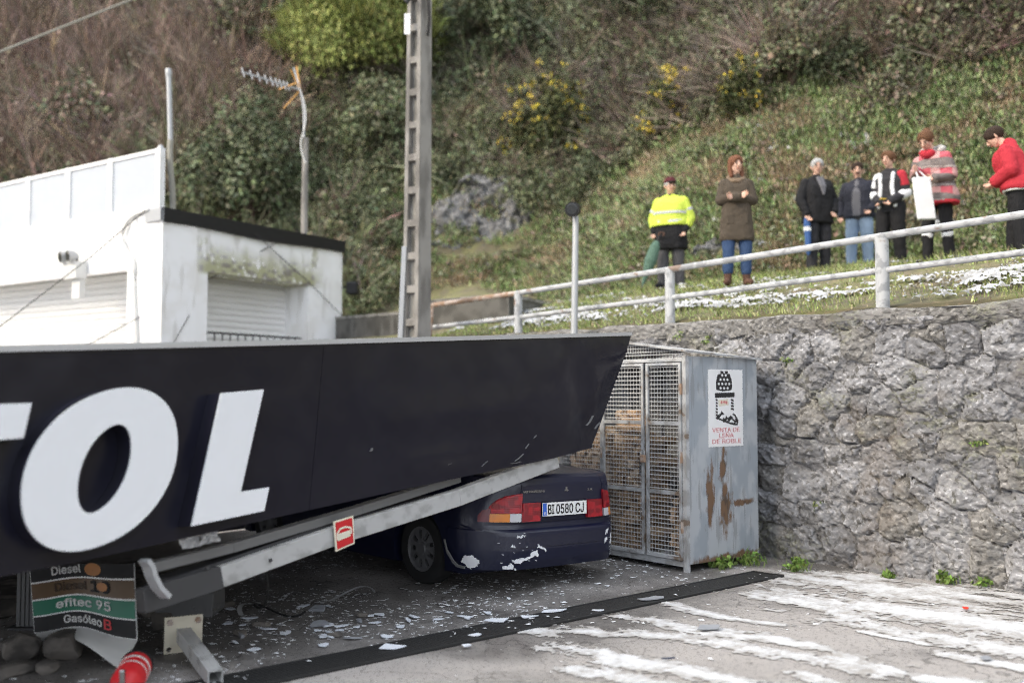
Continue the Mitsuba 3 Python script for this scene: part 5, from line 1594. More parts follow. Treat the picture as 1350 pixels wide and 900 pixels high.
def build_vegetation():
    r = np.random.default_rng(2024)
    # even cover of the part of the slope the place shows, at spacing that grows with distance
    cand = []
    for _ in range(80000):
        x, y = r.uniform(-340, 1560), r.uniform(-60, 420)
        cand.append((x, y))
    cand = np.array(cand)
    Ys = np.arange(9.0, 70, 0.12)
    dx, dz = (cand[:, 0] - CX) / F, -(cand[:, 1] - CY) / F
    R = np.stack([dx, cp - dz * sp, sp + dz * cp], 1)
    hit = np.full(len(cand), np.nan)
    for Y in Ys:
        m = np.isnan(hit)
        if not m.any(): break
        p = V(0, 0, EYE) + R[m] * (Y / R[m, 1])[:, None]
        t, A = tA(p[:, 0], p[:, 1])
        B = 0.12 * p[:, 0] + 0.993 * p[:, 1] - 19.5
        ok = (p[:, 2] < hill_z(p[:, 0], p[:, 1])) & ((A > 0.3) | (B > 0))
        i = np.where(m)[0][ok]
        hit[i] = Y
    g = ~np.isnan(hit)
    P = V(0, 0, EYE) + R[g] * (hit[g] / R[g, 1])[:, None]
    P[:, 2] = hill_z(P[:, 0], P[:, 1])
    t, A = tA(P[:, 0], P[:, 1])
    foot = 6.3 + 0.5 * np.sin(t * 0.55 + 0.6) - 1.3 * np.exp(-((t - 10) / 3.5) ** 2)
    e = A - foot
    dist = np.linalg.norm(P - V(0, 0, EYE), axis=1)
    rk = on_rock(P) & (nfbm(P, 1.4, 3, 60) > -0.085)
    nz = nfbm(P, 0.5, 4, 77); n2 = nfbm(P, 0.9, 4, 78)
    # kinds of cover by place: grass low on the right slope, brambles and ivy above, bare brown thicket far left
    far = P[:, 0] < -7.8 + 5 * nz
    high_left = far & (P[:, 2] > 6.3 + 3.5 * nz - 0.10 * (P[:, 0] + 6))
    grass = (e < 2.6 + 6.0 * nz + np.clip(P[:, 0], -2, 6) * 0.28) & (P[:, 0] > -3.2)
    kinds = np.where(rk, 'rock', np.where(high_left, 'thicket', np.where(grass & (e > -0.6), 'grass', np.where(e < -0.6, 'verge', 'ivy'))))
    kinds = np.where((kinds == 'verge') & (P[:, 0] < -3), 'ivy', kinds)
    kinds = np.where((kinds == 'ivy') & (n2 > 0.12) & (P[:, 0] > -1), 'bramble', kinds)
    def pick(kind, cell):             # thin out to one per cell of the given apparent size
        idx = np.where(kinds == kind)[0]
        key = np.floor(cand[g][idx] / cell).astype(int)
        _, first = np.unique(key[:, 0] * 4000 + key[:, 1], return_index=True)
        return idx[first]
    out = []
    for i in pick('thicket', 21):
        rad = dist[i] * 0.026 * r.uniform(0.8, 1.6)
        c = P[i] + [0, 0, 0.3 * rad]
        pal = BROWN if r.random() < 0.8 else BRAMBLE
        out.append(twigs(r, c, rad * 1.25, 46, pal, 0.0010 * dist[i] * 1.0))
        out.append(foliage(r, c + [0, 0, rad * 0.4], rad, 170, BROWN if r.random() < .75 else IVY, 0.0036 * dist[i], 10, 1.1))
    v, f, c = merge(out)
    setting('bare_thicket', (v, f), 'm_leaf', 'leafless reddish brown thicket covering the upper left slope', kind='stuff', color=c)
    out = []
    for i in pick('ivy', 25):
        rad = dist[i] * 0.027 * r.uniform(0.7, 1.5)
        pal = IVY if r.random() < 0.72 else (GREEN_DARK if r.random() < .6 else BRAMBLE)
        out.append(foliage(r, P[i] + hill_n(P[i, 0], P[i, 1]) * rad * 0.2, rad, 640, pal, 0.0038 * dist[i], 14, 0.95, 0.4))
        if r.random() < 0.55:
            out.append(twigs(r, P[i], rad * 1.2, 14, BRAMBLE, 0.0012 * dist[i], 0.7))
    for i in pick('bramble', 24):
        rad = dist[i] * 0.026 * r.uniform(0.7, 1.5)
        out.append(foliage(r, P[i], rad, 360, BRAMBLE if r.random() < .7 else IVY, 0.0042 * dist[i], 12, 0.9, 0.4))
        out.append(twigs(r, P[i], rad * 1.3, 34, [(0.14, 0.11, 0.09), (0.19, 0.155, 0.125), (0.09, 0.065, 0.05)], 0.0013 * dist[i], 0.5))
    v, f, c = merge(out)
    setting('undergrowth', (v, f), 'm_leaf', 'tangled dull green ivy and brown brambles matting the slope', kind='stuff', color=c)
    out = []
    for i in pick('grass', 9.5):
        n_ = hill_n(P[i, 0], P[i, 1])
        lean = unit(V(n_[0], n_[1], 0)) * 0.9
        dry = n2[i] < -0.03 and r.random() < 0.75
        if r.random() < 0.22 + 1.2 * max(0, n2[i]):
            out.append(foliage(r, P[i], dist[i] * 0.016, 60, BRAMBLE if r.random() < .5 else IVY, 0.0045 * dist[i], 6, 0.8))
        out.append(blades(r, P[i], 36, dist[i] * 0.0075, dist[i] * 0.0085, dist[i] * 0.0012, DRY if dry else GRASS, lean, 0.55))
    v, f, c = merge(out)
    setting('slope_grass', (v, f), 'm_leaf', 'long drooping grass green and straw coloured on the lower slope', kind='stuff', color=c)
    # verge: short bright grass
    out = []
    n = 62000
    tt = r.uniform(-3.2, 8.5, n); aa = r.uniform(0.12, 7.2, n) ** 1.0
    q = W0 + tt[:, None] * WD + aa[:, None] * WN
    z = hill_z(q[:, 0], q[:, 1])
    b = np.column_stack([q, z])
    pn = nfbm(b, 1.1, 4, 91)
    keep = (r.random(n) < np.clip(0.62 + 3.5 * pn, 0.04, 1)) & ~on_rock(b, 0.8)
    b = b[keep]; aa = aa[keep]
    D = np.linalg.norm(b - V(0, 0, EYE), axis=1)
    out.append(blades_at(r, b, 0.075 + 0.05 * (aa > 3.5), 0.0011 * D, [(0.33, 0.39, 0.15), (0.38, 0.42, 0.19), (0.26, 0.33, 0.11), (0.40, 0.38, 0.24)], np.tile(V(-.3, -.3, 0), (len(b), 1)), 0.4))
    v, f, c = merge(out)
    setting('verge_grass', (v, f), 'm_leaf', 'short yellow green grass on the verge above the stone wall', kind='stuff', color=c)
    # thin snow lying in rags on the verge and the slope
    ts_, as_ = np.arange(-2.6, 8.4, 0.02), np.arange(0.28, 8.4, 0.02)
    tt, aa = np.meshgrid(ts_, as_, indexing='ij')
    X = W0[0] + tt * WD[0] + aa * WN[0]; Y = W0[1] + tt * WD[1] + aa * WN[1]
    qq = np.stack([tt * 1.1, aa * 3.2, 0 * tt], -1)
    f_ = 0.85 * nfbm(qq, 1.3, 5, 55) + 0.7 * nfbm(qq, 8, 3, 56) + 0.55 * nfbm(qq, 26, 2, 57) - 0.3 * np.exp(-(aa - 0.28) / 0.12) + 0.17 * np.exp(-((aa - 1.0) / 0.8) ** 2) - 0.145 + 0.05 * np.exp(-((aa - 6.6) / 1.2) ** 2) - 0.05 * np.clip(aa - 2, 0, 2)* np.exp(-((aa - 4) / 1.4) ** 2)
    z = hill_z(X, Y) + 0.035 + 0.10 * np.clip(f_, -0.1, 0.3) + 0.03 * nfbm(qq, 12, 2, 5)
    full = grid_mesh(np.stack([X, Y, z], -1))
    kp_ = (f_.reshape(-1)[full.faces] > 0).all(1)
    fs = full.faces[kp_]
    idx, inv = np.unique(fs, return_inverse=True)
    setting('snow_remnant', trimesh.Trimesh(full.vertices[idx], inv.reshape(-1, 3), process=False), 'm_slush', 'rags of thin snow left on the grassy verge', kind='stuff', smooth=False)

    # ---- plants that can be told apart
    def stem_tree(c, H, lean, r0, n, seed):
        q = np.random.default_rng(seed)
        ms = []
        for j in range(n):
            d = unit(V(q.normal() * 0.35, q.normal() * 0.3, 1) + lean)
            pts = [c, c + d * H * 0.35 + V(q.normal(), q.normal(), 0) * .04 * H, c + d * H * 0.7 + V(q.normal(), q.normal(), 0) * .10 * H, c + d * H + V(q.normal(), q.normal(), 0) * .15 * H]
            ms.append(tube(spline(pts, 9), np.linspace(r0, r0 * 0.25, 9), 6))
        return cat(ms)
    def gorse(px, wx, hz, n, fl, lab, seed):
        q = np.random.default_rng(seed)
        c = on_hill(*px); D = np.linalg.norm(c)
        k = thing('gorse_bush', lab, 'bush', 'gorse bushes in yellow flower on the slope')
        rad = wx / F * c[1]; hh = hz / F * c[1]
        cc = c + V(0, -0.25 * rad, hh * 0.42)
        part('stems', stem_tree(c - V(0, 0, .1), hh * 0.8, V(0, -.1, 0), 0.02, 9, seed), 'm_bark', k)
        a = foliage(q, cc, rad, n, [(0.05, 0.065, 0.025), (0.075, 0.085, 0.03), (0.04, 0.05, 0.02), (0.10, 0.10, 0.04)], 0.0042 * D, 26, hh / rad * .8, 0.0, 0.35)
        part('foliage', (a[0], a[1]), 'm_leaf', k, color=a[2], kind='stuff')
        o = []
        for _ in range(fl):
            d = rand_dirs(q, 1)[0]; d[2] = abs(d[2]) * 1.2 - 0.35; d = unit(d)
            p = cc + d * V(rad, rad, hh * 0.85) * q.uniform(0.75, 1.1)
            o.append(foliage(q, p, q.uniform(0.05, 0.20) * rad / 0.6, int(q.integers(8, 34)), [(0.58, 0.45, 0.06), (0.66, 0.53, 0.09), (0.50, 0.39, 0.05)], 0.0024 * D, 4, 1.0))
        b = merge(o)
        part('flowers', (b[0], b[1]), 'm_leaf', k, color=b[2], kind='stuff')
    scene['m_bark'] = {'type': 'twosided', 'b': {'type': 'diffuse', 'reflectance': {'type': 'rgb', 'value': [0.11, 0.085, 0.065]}}}
    gorse((722, 222), 54, 105, 3800, 50, 'broad gorse bush dotted with yellow flowers above the grey rock', 1)
    gorse((882, 190), 40, 80, 2100, 50, 'gorse bush in full yellow flower above the man in the yellow jacket', 2)
    gorse((978, 165), 34, 75, 1300, 20, 'sparse gorse bush with a few yellow sprays above the woman', 3)
    def shrub(px, wx, hz, n, pal, lab, seed, catn='shrub', name='evergreen_shrub', leaf=0.0048, droop=0.4, tw=0, lift=0.45, clumps=34):
        q = np.random.default_rng(seed)
        c = on_hill(*px); D = np.linalg.norm(c)
        k = thing(name, lab, catn)
        rad = wx / F * c[1]; hh = hz / F * c[1]
        part('stems', stem_tree(c - V(0, 0, .2), hh * 0.9, V(0, -.1, 0), 0.05 + 0.01 * hh, 7, seed), 'm_bark', k)
        a = foliage(q, c + V(0, -0.3 * rad, hh * lift), rad, n, pal, leaf * D, clumps, hh / rad * .75, droop, 0.4)
        if name == 'feathery_tree':
            o = [a]
            for _ in range(150):           # drooping feathery sprays
                d = rand_dirs(q, 1)[0]; d[2] = abs(d[2]) - 0.25
                p = c + V(0, -0.3 * rad, hh * lift) + unit(d) * V(rad, rad, hh * .6) * q.uniform(0.75, 1.12)
                o.append(blades(q, p, 46, 0.16, 0.55, 0.035, pal, V(d[0], d[1], 0) * 0.8, 0.9))
            a = merge(o)
        if tw:
            a = merge([a, twigs(q, c + V(0, 0, hh * .3), hh * 0.7, tw, BROWN, 0.0012 * D)])
        part('foliage', (a[0], a[1]), 'm_leaf', k, color=a[2], kind='stuff')
    shrub((480, 150), 98, 175, 24000, LIGHT, 'light yellow green feathery tree left of the concrete pole', 11, 'tree', 'feathery_tree', 0.0036, 2.2, 0, 0.55, 60)
    shrub((318, 318), 80, 175, 9000, IVY + GREEN_DARK, 'large dark evergreen shrub behind the roof of the white building', 12)
    shrub((215, 232), 60, 75, 3000, GREEN_DARK + BRAMBLE, 'dark shrub behind the vent pipe on the roof', 13)
    shrub((340, 120), 70, 150, 3200, IVY + BRAMBLE, 'grey green tree rising behind the roof aerial', 14, 'tree', 'ivy_tree', 0.0045, 0.6, 120, 0.5)
    shrub((640, 95), 75, 110, 4600, GREEN_DARK + IVY, 'dull green shrub high on the slope right of the concrete pole', 15)
    shrub((845, 55), 70, 95, 3800, GREEN_DARK, 'dark green shrub at the top edge above the gorse bushes', 16)
    shrub((500, 215), 60, 95, 3200, IVY, 'ivy covered shrub behind the concrete pole', 17)
    shrub((1045, 120), 60, 100, 2000, BRAMBLE + IVY, 'brownish shrub high above the man in the black jacket', 18, tw=160)
    shrub((1240, 70), 75, 110, 2200, BRAMBLE, 'bare brown shrub at the top right of the slope', 19, tw=260)
    shrub((120, 215), 80, 90, 2600, GREEN_DARK + BROWN, 'dark bushy shrub behind the terrace screen', 20, tw=90)
    def bare_tree(px, hz, lab, seed):
        q = np.random.default_rng(seed)
        c = on_hill(*px); H = hz / F * c[1]
        k = thing('bare_tree', lab, 'tree')
        tr = [c - V(0, 0, .3)]
        d = unit(V(q.normal(0, .15), -.1, 1))
        for i in range(7):
            d = unit(d + q.normal(0, .10, 3)); tr.append(tr[-1] + d * H / 7)
        tr = spline(tr, 22)
        r0 = 0.012 * H + 0.02
        part('trunk', tube(tr, np.linspace(r0, r0 * .25, 22), 8), 'm_bark', k, smooth=50)
        ms = []
        for i in range(16):
            j = q.integers(7, 21); d = unit(V(q.normal(), q.normal(), abs(q.normal()) * .8 + .4))
            L = H * q.uniform(.18, .42) * (1 - j / 34)
            pts = spline([tr[j], tr[j] + d * L * .5 + V(0, 0, L * .06), tr[j] + d * L + V(0, 0, L * .25)], 7)
            ms.append(tube(pts, np.linspace(r0 * .35, r0 * .08, 7), 5))
            for _ in range(4):
                e = pts[q.integers(2, 7)]; d2 = unit(d + q.normal(0, .6, 3) + [0, 0, .4])
                ms.append(tube([e, e + d2 * L * .25, e + d2 * L * .45 + V(0, 0, L * .06)], [r0 * .14, r0 * .09, r0 * .03], 4))
        part('limbs', cat(ms), 'm_bark', k)
    bare_tree((312, 105), 150, 'leafless tree standing in the thicket above the roof aerial', 61)
    bare_tree((1188, 120), 150, 'leafless tree near the top right of the slope', 62)
    bare_tree((1020, 70), 120, 'small leafless tree at the top edge above the woman', 63)
    bare_tree((150, 170), 150, 'leafless tree behind the terrace screen', 64)
    bare_tree((590, 120), 130, 'leafless tree just right of the concrete pole', 65)
    bare_tree((55, 160), 170, 'leafless tree at the far left of the thicket', 66)
    # weeds along the foot of the wall and the kiosk
    def weed(px, py, s, lab, seed):
        q = np.random.default_rng(seed)
        c = gnd(px, py)
        k = thing('weed_tuft', lab, 'weed', 'weeds growing along the foot of the wall')
        a = foliage(q, c + V(0, 0, s * .35), s, 110, [(0.12, 0.20, 0.04), (0.16, 0.25, 0.06), (0.09, 0.14, 0.03)], 0.045, 10, 0.7, 0.0, 0.3)
        b = blades(q, c, 40, s * 0.5, s * 0.9, 0.010, [(0.14, 0.21, 0.05), (0.18, 0.22, 0.08)], V(0, 0, 0), 0.3)
        m = merge([a, b])
        scene[key_for('leaves', k)] = ply((m[0], m[1]), 'm_leaf', color=m[2])
        labels[f'{k}__leaves'] = {'kind': 'stuff'}
    for i, (x, y, s, lab) in enumerate([(950, 748, .12, 'small green weed tuft before the kiosk side'), (990, 745, .16, 'bright green weed tuft at the back corner of the kiosk'), (1052, 752, .12, 'weed tuft by the wall at the left end of the snow'),
                                        (1170, 762, .05, 'tiny weed at the foot of the wall behind the snow'), (1250, 769, .09, 'weed tuft at the wall foot above the red scrap'), (1300, 773, .12, 'broad weed tuft by the wall near the right edge')]):
        weed(x, y, s, lab, 50 + i)
    def wall_plant(t_, z, s, lab, seed):
        q = np.random.default_rng(seed)
        c = wall_pt(t_, -0.05, z)
        k = thing('wall_weed', lab, 'weed', 'weeds rooted in the joints of the stone wall')
        a = foliage(q, c, s, 70, [(0.13, 0.20, 0.05), (0.10, 0.13, 0.05), (0.19, 0.22, 0.09)], 0.03, 8, 0.8, 0.5, 0.2)
        scene[key_for('leaves', k)] = ply((a[0], a[1]), 'm_leaf', color=a[2])
        labels[f'{k}__leaves'] = {'kind': 'stuff'}
    wall_plant(2.2, 1.93, .07, 'small fern like weed high in the wall right of the kiosk', 71)
    wall_plant(1.9, 0.55, .09, 'weed low in the wall joints right of the kiosk', 72)
    wall_plant(0.35, 1.2, .08, 'moss like weed in the wall joint near the right edge', 73)
    wall_plant(3.6, 2.2, .12, 'grass tuft hanging over the coping above the kiosk roof', 74)
    wall_plant(3.2, 2.15, .10, 'smaller grass tuft hanging over the coping right of another', 75)
build_vegetation()

# ------------------------------------------------------------------ people
def hullc(pts):
    """Chain of (point, radius): hull of neighbouring spheres, all joined."""
    sph = [m3.Manifold.sphere(r_, 16).translate([float(x) for x in p]) for p, r_ in pts]
    if len(sph) == 1: return sph[0]
    return m3.Manifold.batch_boolean([m3.Manifold.batch_hull([a, b]) for a, b in zip(sph[:-1], sph[1:])], m3.OpType.Add)
def hullg(groups):
    """Chain of groups of spheres: each neighbouring pair of groups hulled together."""
    G = [[m3.Manifold.sphere(r_, 16).translate([float(x) for x in p]) for p, r_ in g] for g in groups]
    return m3.Manifold.batch_boolean([m3.Manifold.batch_hull(a + b) for a, b in zip(G[:-1], G[1:])], m3.OpType.Add)
def union(ms): return m3.Manifold.batch_boolean(ms, m3.OpType.Add)
class Figure:
    def __init__(s, label, px, py_foot, Y, H, face, lean=0.0, extra_z=0.0):
        p = at(px, py_foot, Y)
        s.k = thing('person', label, 'person', 'onlookers on the verge')
        s.pos, s.H = p, H
        f = unit(V(*face)); s.M = np.eye(4)
        s.M[:3, 0] = V(f[1], -f[0], 0); s.M[:3, 1] = V(f[0], f[1], 0); s.M[:3, 2] = V(0, 0, 1)
        s.M[:3, :3] *= H / 1.75
        s.M[:3, 3] = p
        s.lean = lean
    def ln(s, p):                      # bend of the trunk above the hips
        p = np.asarray(p, float).copy()
        if p[2] > 0.95 and s.lean:
            d = p[2] - 0.95; a = s.lean * min(1, d / 0.35)
            p[1] += d * math.sin(a); p[2] = 0.95 + d * math.cos(a)
        return p
    def put(s, name, man, m, fold=0.0, refine=0.022, smooth=True, parent=None, taubin=10, label=None):
        me = to_tri(man.refine_to_length(refine)) if refine else to_tri(man)
        me = trimesh.Trimesh(me.vertices, me.faces, process=True)
        if taubin: trimesh.smoothing.filter_taubin(me, lamb=0.5, nu=0.53, iterations=taubin)
        v = me.vertices.copy()
        if fold:
            q = v * [1, 1, 0.8] + len(s.k) + s.H * 10
            v = v + me.vertex_normals * (fold * 2 * (nfbm(q, 9, 3, 3) + 0.6 * nfbm(q * [1, 1, 2.2], 14, 2, 5)))[:, None]
        me.vertices = v
        me.apply_transform(s.M)
        if me.volume < 0: me.invert()
        if name is None:
            scene[s.k] = ply(me, m, smooth=smooth); return s.k
        return part(name, me, m, parent or s.k, smooth=smooth, label=label)
SH, HP = 0.185, 0.095
def make_person(label, px, py, Y, H, face, arms, stance=(0.0, 0.0), lean=0.0, yaw=0.0, pitch=0.0, skin='m_skin', fat=1.0, shw=1.0):
    """The bare figure, one continuous surface: legs, trunk, arms, hands with fingers, neck, head with nose and ears."""
    g = Figure(label, px, py, Y, H, face, lean)
    L = g.ln
    sh = SH * shw
    J = {}
    for s_, nm in ((1, 'R'), (-1, 'L')):
        st = stance[0] if s_ > 0 else stance[1]
        J['hip' + nm] = V(s_ * HP, 0, 0.92); J['knee' + nm] = V(s_ * (HP + 0.02), st * .5 + 0.025, 0.50); J['ank' + nm] = V(s_ * (HP + 0.03), st, 0.085)
        J['toe' + nm] = J['ank' + nm] + V(s_ * 0.035, 0.16, -0.045)
        J['sho' + nm] = L(V(s_ * sh, -0.01, 1.385))
        e, w = arms[0 if s_ > 0 else 1]
        J['elb' + nm], J['wri' + nm] = L(V(*e)), L(V(*w))
    ms = [hullg([[(L(V(sx * .08, 0, .93)), .10 * fat) for sx in (-1, 1)], [(L(V(sx * .07, 0.005, 1.10)), .095 * fat) for sx in (-1, 1)],
                 [(L(V(sx * .085, 0.0, 1.28)), .10 * fat) for sx in (-1, 1)], [(L(V(sx * sh * .66, -0.005, 1.375)), .06) for sx in (-1, 1)], [(L(V(sx * .04, -0.01, 1.43)), .05) for sx in (-1, 1)]])]
    for nm in 'RL':
        ms.append(hullc([(J['hip' + nm], .085), (J['knee' + nm], .055), (J['ank' + nm], .038)]))
        ms.append(hullc([(J['ank' + nm] + V(0, -0.03, -0.04), .036), (J['toe' + nm], .034)]))
        ms.append(hullc([(J['sho' + nm], .052), (J['elb' + nm], .04), (J['wri' + nm], .027)]))
        d = unit(J['wri' + nm] - J['elb' + nm])
        sd = unit(np.cross(d, V(0, 1, 0.2))); fw = np.cross(sd, d)
        w = J['wri' + nm]
        pc = w + d * 0.075
        ms.append(m3.Manifold.batch_hull([m3.Manifold.sphere(r_, 10).translate([float(x) for x in q]) for q, r_ in
                                          [(w, .022), (pc + sd * .028, .014), (pc - sd * .028, .014)]]))
        for i, ln_ in enumerate((.062, .07, .066, .05)):
            o = pc + sd * (0.027 - 0.018 * i)
            ms.append(hullc([(o, .0095), (o + d * ln_ * .55 + fw * .010, .0085), (o + d * ln_ * .85 + fw * .035, .0075)]))
        tb = w + d * 0.03 + sd * .02
        ms.append(hullc([(tb, .012), (tb + sd * .028 + d * .025 + fw * .012, .0105), (tb + sd * .03 + d * .055 + fw * .025, .0085)]))
    nk = L(V(0, -0.015, 1.47)); hd = L(V(0, 0.015, 1.628)) + V(0, 0.05 * math.sin(max(pitch, 0)), -0.03 * math.sin(max(pitch, 0)))
    Rz = np.array([[math.cos(yaw), -math.sin(yaw), 0], [math.sin(yaw), math.cos(yaw), 0], [0, 0, 1]])
    Rx = np.array([[1, 0, 0], [0, math.cos(-pitch), -math.sin(-pitch)], [0, math.sin(-pitch), math.cos(-pitch)]])
    HR = Rz @ Rx
    def h(p): return hd + HR @ (np.asarray(p, float) * 1.07)
    g.h, g.HR, g.hd, g.J, g.fat, g.shw = h, HR, hd, J, fat, shw
    ms.append(hullc([(nk - V(0, 0, .04), .06), (nk + V(0, 0, 0.02), .052), (h((0, -0.015, -0.06)), .05)]))
    ms.append(m3.Manifold.batch_hull([m3.Manifold.sphere(r_, 18).translate([float(x) for x in h(q)]) for q, r_ in
                                      [((0, -0.025, 0.035), .082), ((0, 0.012, 0.035), .075), ((0, 0.045, -0.085), .022), ((.035, 0.02, -0.06), .022), ((-.035, 0.02, -0.06), .022), ((0.03, 0.06, 0.0), .026), ((-0.03, 0.06, 0.0), .026)]]))
    ms.append(hullc([(h((0, 0.082, 0.02)), .010), (h((0, 0.104, -0.022)), .013), (h((0, 0.082, -0.03)), .014)]))
    for s_ in (-1, 1):
        ms.append(m3.Manifold.batch_hull([m3.Manifold.sphere(.012, 8).translate([float(x) for x in h((s_ * .078, -0.012, q))]) for q in (-0.025, 0.0, 0.02)]))
    g.put(None, union(ms), skin, refine=0.016, taubin=6)
    # eyes, brows and mouth
    for s_ in (-1, 1):
        g.put('eye', m3.Manifold.sphere(.0095, 10).translate([float(x) for x in h((s_ * .031, 0.0855, 0.008))]), 'm_black', refine=0, taubin=0)
        g.put('eyebrow', hullc([(h((s_ * .017, 0.092, 0.028)), .0045), (h((s_ * .046, 0.080, 0.028)), .004)]), 'm_hairdark', refine=0, taubin=0)
    g.put('mouth', hullc([(h((-.02, 0.079, -0.06)), .0055), (h((0, 0.086, -0.058)), .006), (h((.02, 0.079, -0.06)), .0055)]), 'm_lip', refine=0, taubin=0)
    return g
def hair(g, m, long=0.0, vol=0.014):
    h = g.h
    base = m3.Manifold.batch_hull([m3.Manifold.sphere(r_ + vol, 18).translate([float(x) for x in q]) for q, r_ in [((0, -0.028, 0.04), .082), ((0, 0.012, 0.045), .076)]])
    base = base - m3.Manifold.batch_hull([m3.Manifold.sphere(r_, 14).translate([float(x) for x in q]) for q, r_ in [((0, 0.13, -0.02), .085), ((0, 0.10, -0.10), .09), ((0, 0.16, 0.03), .08)]])
    if not long: base = base.trim_by_plane([0, -0.45, 1.0], -0.025)
    ps = [base]
    if long:
        for s_ in (-1, 1):
            ps.append(hullc([((s_ * .066, -0.02, 0.03), .04), ((s_ * .078, -0.02, -0.07), .036), ((s_ * .075, 0.015, -long), .026)]))
        ps.append(hullc([((0, -0.07, 0.02), .06), ((0, -0.075, -0.08), .06), ((0, -0.07, -long), .045)]))
    man = union(ps)
    R = np.eye(4)[:3]; R[:, :3] = g.HR; R[:, 3] = g.hd
    g.put('hair', man.transform(R.tolist()), m, fold=0.006, refine=0.014, taubin=4)
def jacket(g, m, hem=0.82, inf=0.035, flare=0.0, sleeve_m=None, name='jacket', cuff=0.0, open_=False, fold=0.013, belly=0.0):
    L, J, sh, f = g.ln, g.J, SH * g.shw, g.fat
    hemr = (.10 + inf + flare) * f
    tor = hullg([[(V(sx * (.085 + flare * .5), 0, hem + .05), hemr) for sx in (-1, 1)], [(L(V(sx * .08, 0.01 + belly, .98)), (.10 + inf + flare * .6) * f) for sx in (-1, 1)],
                 [(L(V(sx * .08, 0.01 + belly, 1.12)), (.10 + inf) * f) for sx in (-1, 1)], [(L(V(sx * .09, 0.005, 1.28)), (.10 + inf) * f) for sx in (-1, 1)], [(L(V(sx * sh * .66, -0.005, 1.365)), .066 + inf * .5) for sx in (-1, 1)], [(L(V(sx * .045, -0.01, 1.435)), .054 + inf * .3) for sx in (-1, 1)]])
    tor = tor.trim_by_plane([0, 0, 1], hem)
    collar = hullc([(L(V(0, -0.012, 1.43)), .078), (L(V(0, -0.014, 1.475)), .066)])
    ms = [tor, collar]
    arms = []
    for nm in 'RL':
        w = J['wri' + nm]; d = unit(w - J['elb' + nm])
        arms.append(hullc([(J['sho' + nm] - V(0, 0, .012), .056 + inf * .6), (J['elb' + nm], .046 + inf * .75), (w - d * (0.01 + cuff), .036 + inf * .6)]))
    if sleeve_m is None:
        return g.put(name, union(ms + arms), m, fold=fold)
    k = g.put(name, union(ms), m, fold=fold)
    for a in arms: g.put('sleeve', a, sleeve_m, fold=fold, parent=k)
    return k
def trousers(g, m, inf_=0.02, name='trousers', low=0.10, fold=0.011, wide=0.0):
    J = g.J; inf = inf_ + 0.010
    ms = [hullg([[(V(sx * .08, 0, 0.93), (.10 + inf * .8) * g.fat) for sx in (-1, 1)], [(V(sx * .075, 0, 1.06), (.10 + inf * .4) * g.fat) for sx in (-1, 1)]])]
    for nm in 'RL':
        a = J['ank' + nm].copy(); kn = J['knee' + nm]
        d = (kn - a) / (kn[2] - a[2])
        ms.append(hullc([(J['hip' + nm], .088 + inf), (kn, .058 + inf), (a + d * max(0, low - a[2] + .0), .044 + inf + wide)]))
    return g.put(name, union(ms), m, fold=fold)
def shoes(g, m, top=0.11, name='shoe', r0=0.0):
    for nm in 'RL':
        a = g.J['ank' + nm]
        kn = g.J['knee' + nm]; d = (kn - a) / (kn[2] - a[2])
        man = union([hullc([(a + V(0, -0.035, -0.035), .046), (g.J['toe' + nm] + V(0, 0.015, 0), .042)]), hullc([(a + V(0, -.005, -0.02), .05), (a + d * (top - a[2]), .052 + r0)])])
        man = man.trim_by_plane([0, 0, 1], 0.004)
        g.put(name, man, m, refine=0.02, taubin=4)
for nm, c in (('m_hairdark', (0.035, 0.022, 0.016)), ('m_hairbrown', (0.12, 0.06, 0.032)), ('m_hairauburn', (0.16, 0.07, 0.04)), ('m_hairgrey', (0.40, 0.40, 0.40)), ('m_lip', (0.40, 0.16, 0.13)),
              ('m_jean', (0.035, 0.065, 0.14)), ('m_jeanlight', (0.22, 0.30, 0.42)), ('m_clothblack', (0.014, 0.014, 0.016)), ('m_clothdark', (0.03, 0.03, 0.035)), ('m_clothgrey', (0.13, 0.13, 0.145)),
              ('m_olive', (0.075, 0.06, 0.045)), ('m_fur', (0.20, 0.145, 0.10)), ('m_furgrey', (0.45, 0.43, 0.41)), ('m_boot', (0.10, 0.055, 0.04)), ('m_hivis', (0.60, 0.72, 0.10)), ('m_reflect', (0.55, 0.57, 0.56)), ('m_redcloth', (0.42, 0.03, 0.045)),
              ('m_whitecloth', (0.72, 0.73, 0.75)), ('m_capred', (0.09, 0.02, 0.025)), ('m_umbrella', (0.10, 0.17, 0.13)), ('m_umbrellab', (0.05, 0.11, 0.28)), ('m_trgrey', (0.09, 0.088, 0.095))):
    mat(nm, c, 0.8, specular=0.25, sheen=0.2 if 'cloth' in nm or nm in ('m_olive',) else 0.0)
def f_plaid(p, n, uv):
    w = 0.05 * (noise(p.x * 8, p.y * 8, p.z * 8) - 0.5)
    a = (p.z + w) * 4.6 + p.x * 0.5 + 0.1
    b = p.x * 3.6 - p.y * 1.6
    ba, bb = a - dr.floor(a), b - dr.floor(b)
    sa = smoothstep(0.40, 0.46, ba) * (1 - smoothstep(0.94, 1.0, ba)); sb = smoothstep(0.5, 0.56, bb) * (1 - smoothstep(0.95, 1.0, bb))
    c = mix((0.48, 0.10, 0.13), (0.20, 0.175, 0.17), sa)
    c = mix(c, mix((0.48, 0.31, 0.30), (0.14, 0.12, 0.115), sa), sb * 0.85)
    return mix(c, (0.5, 0.44, 0.42), 0.7 * smoothstep(0.47, 0.5, ba) * (1 - smoothstep(0.54, 0.57, ba)))
pmat('m_plaid', f_plaid, 0.8)
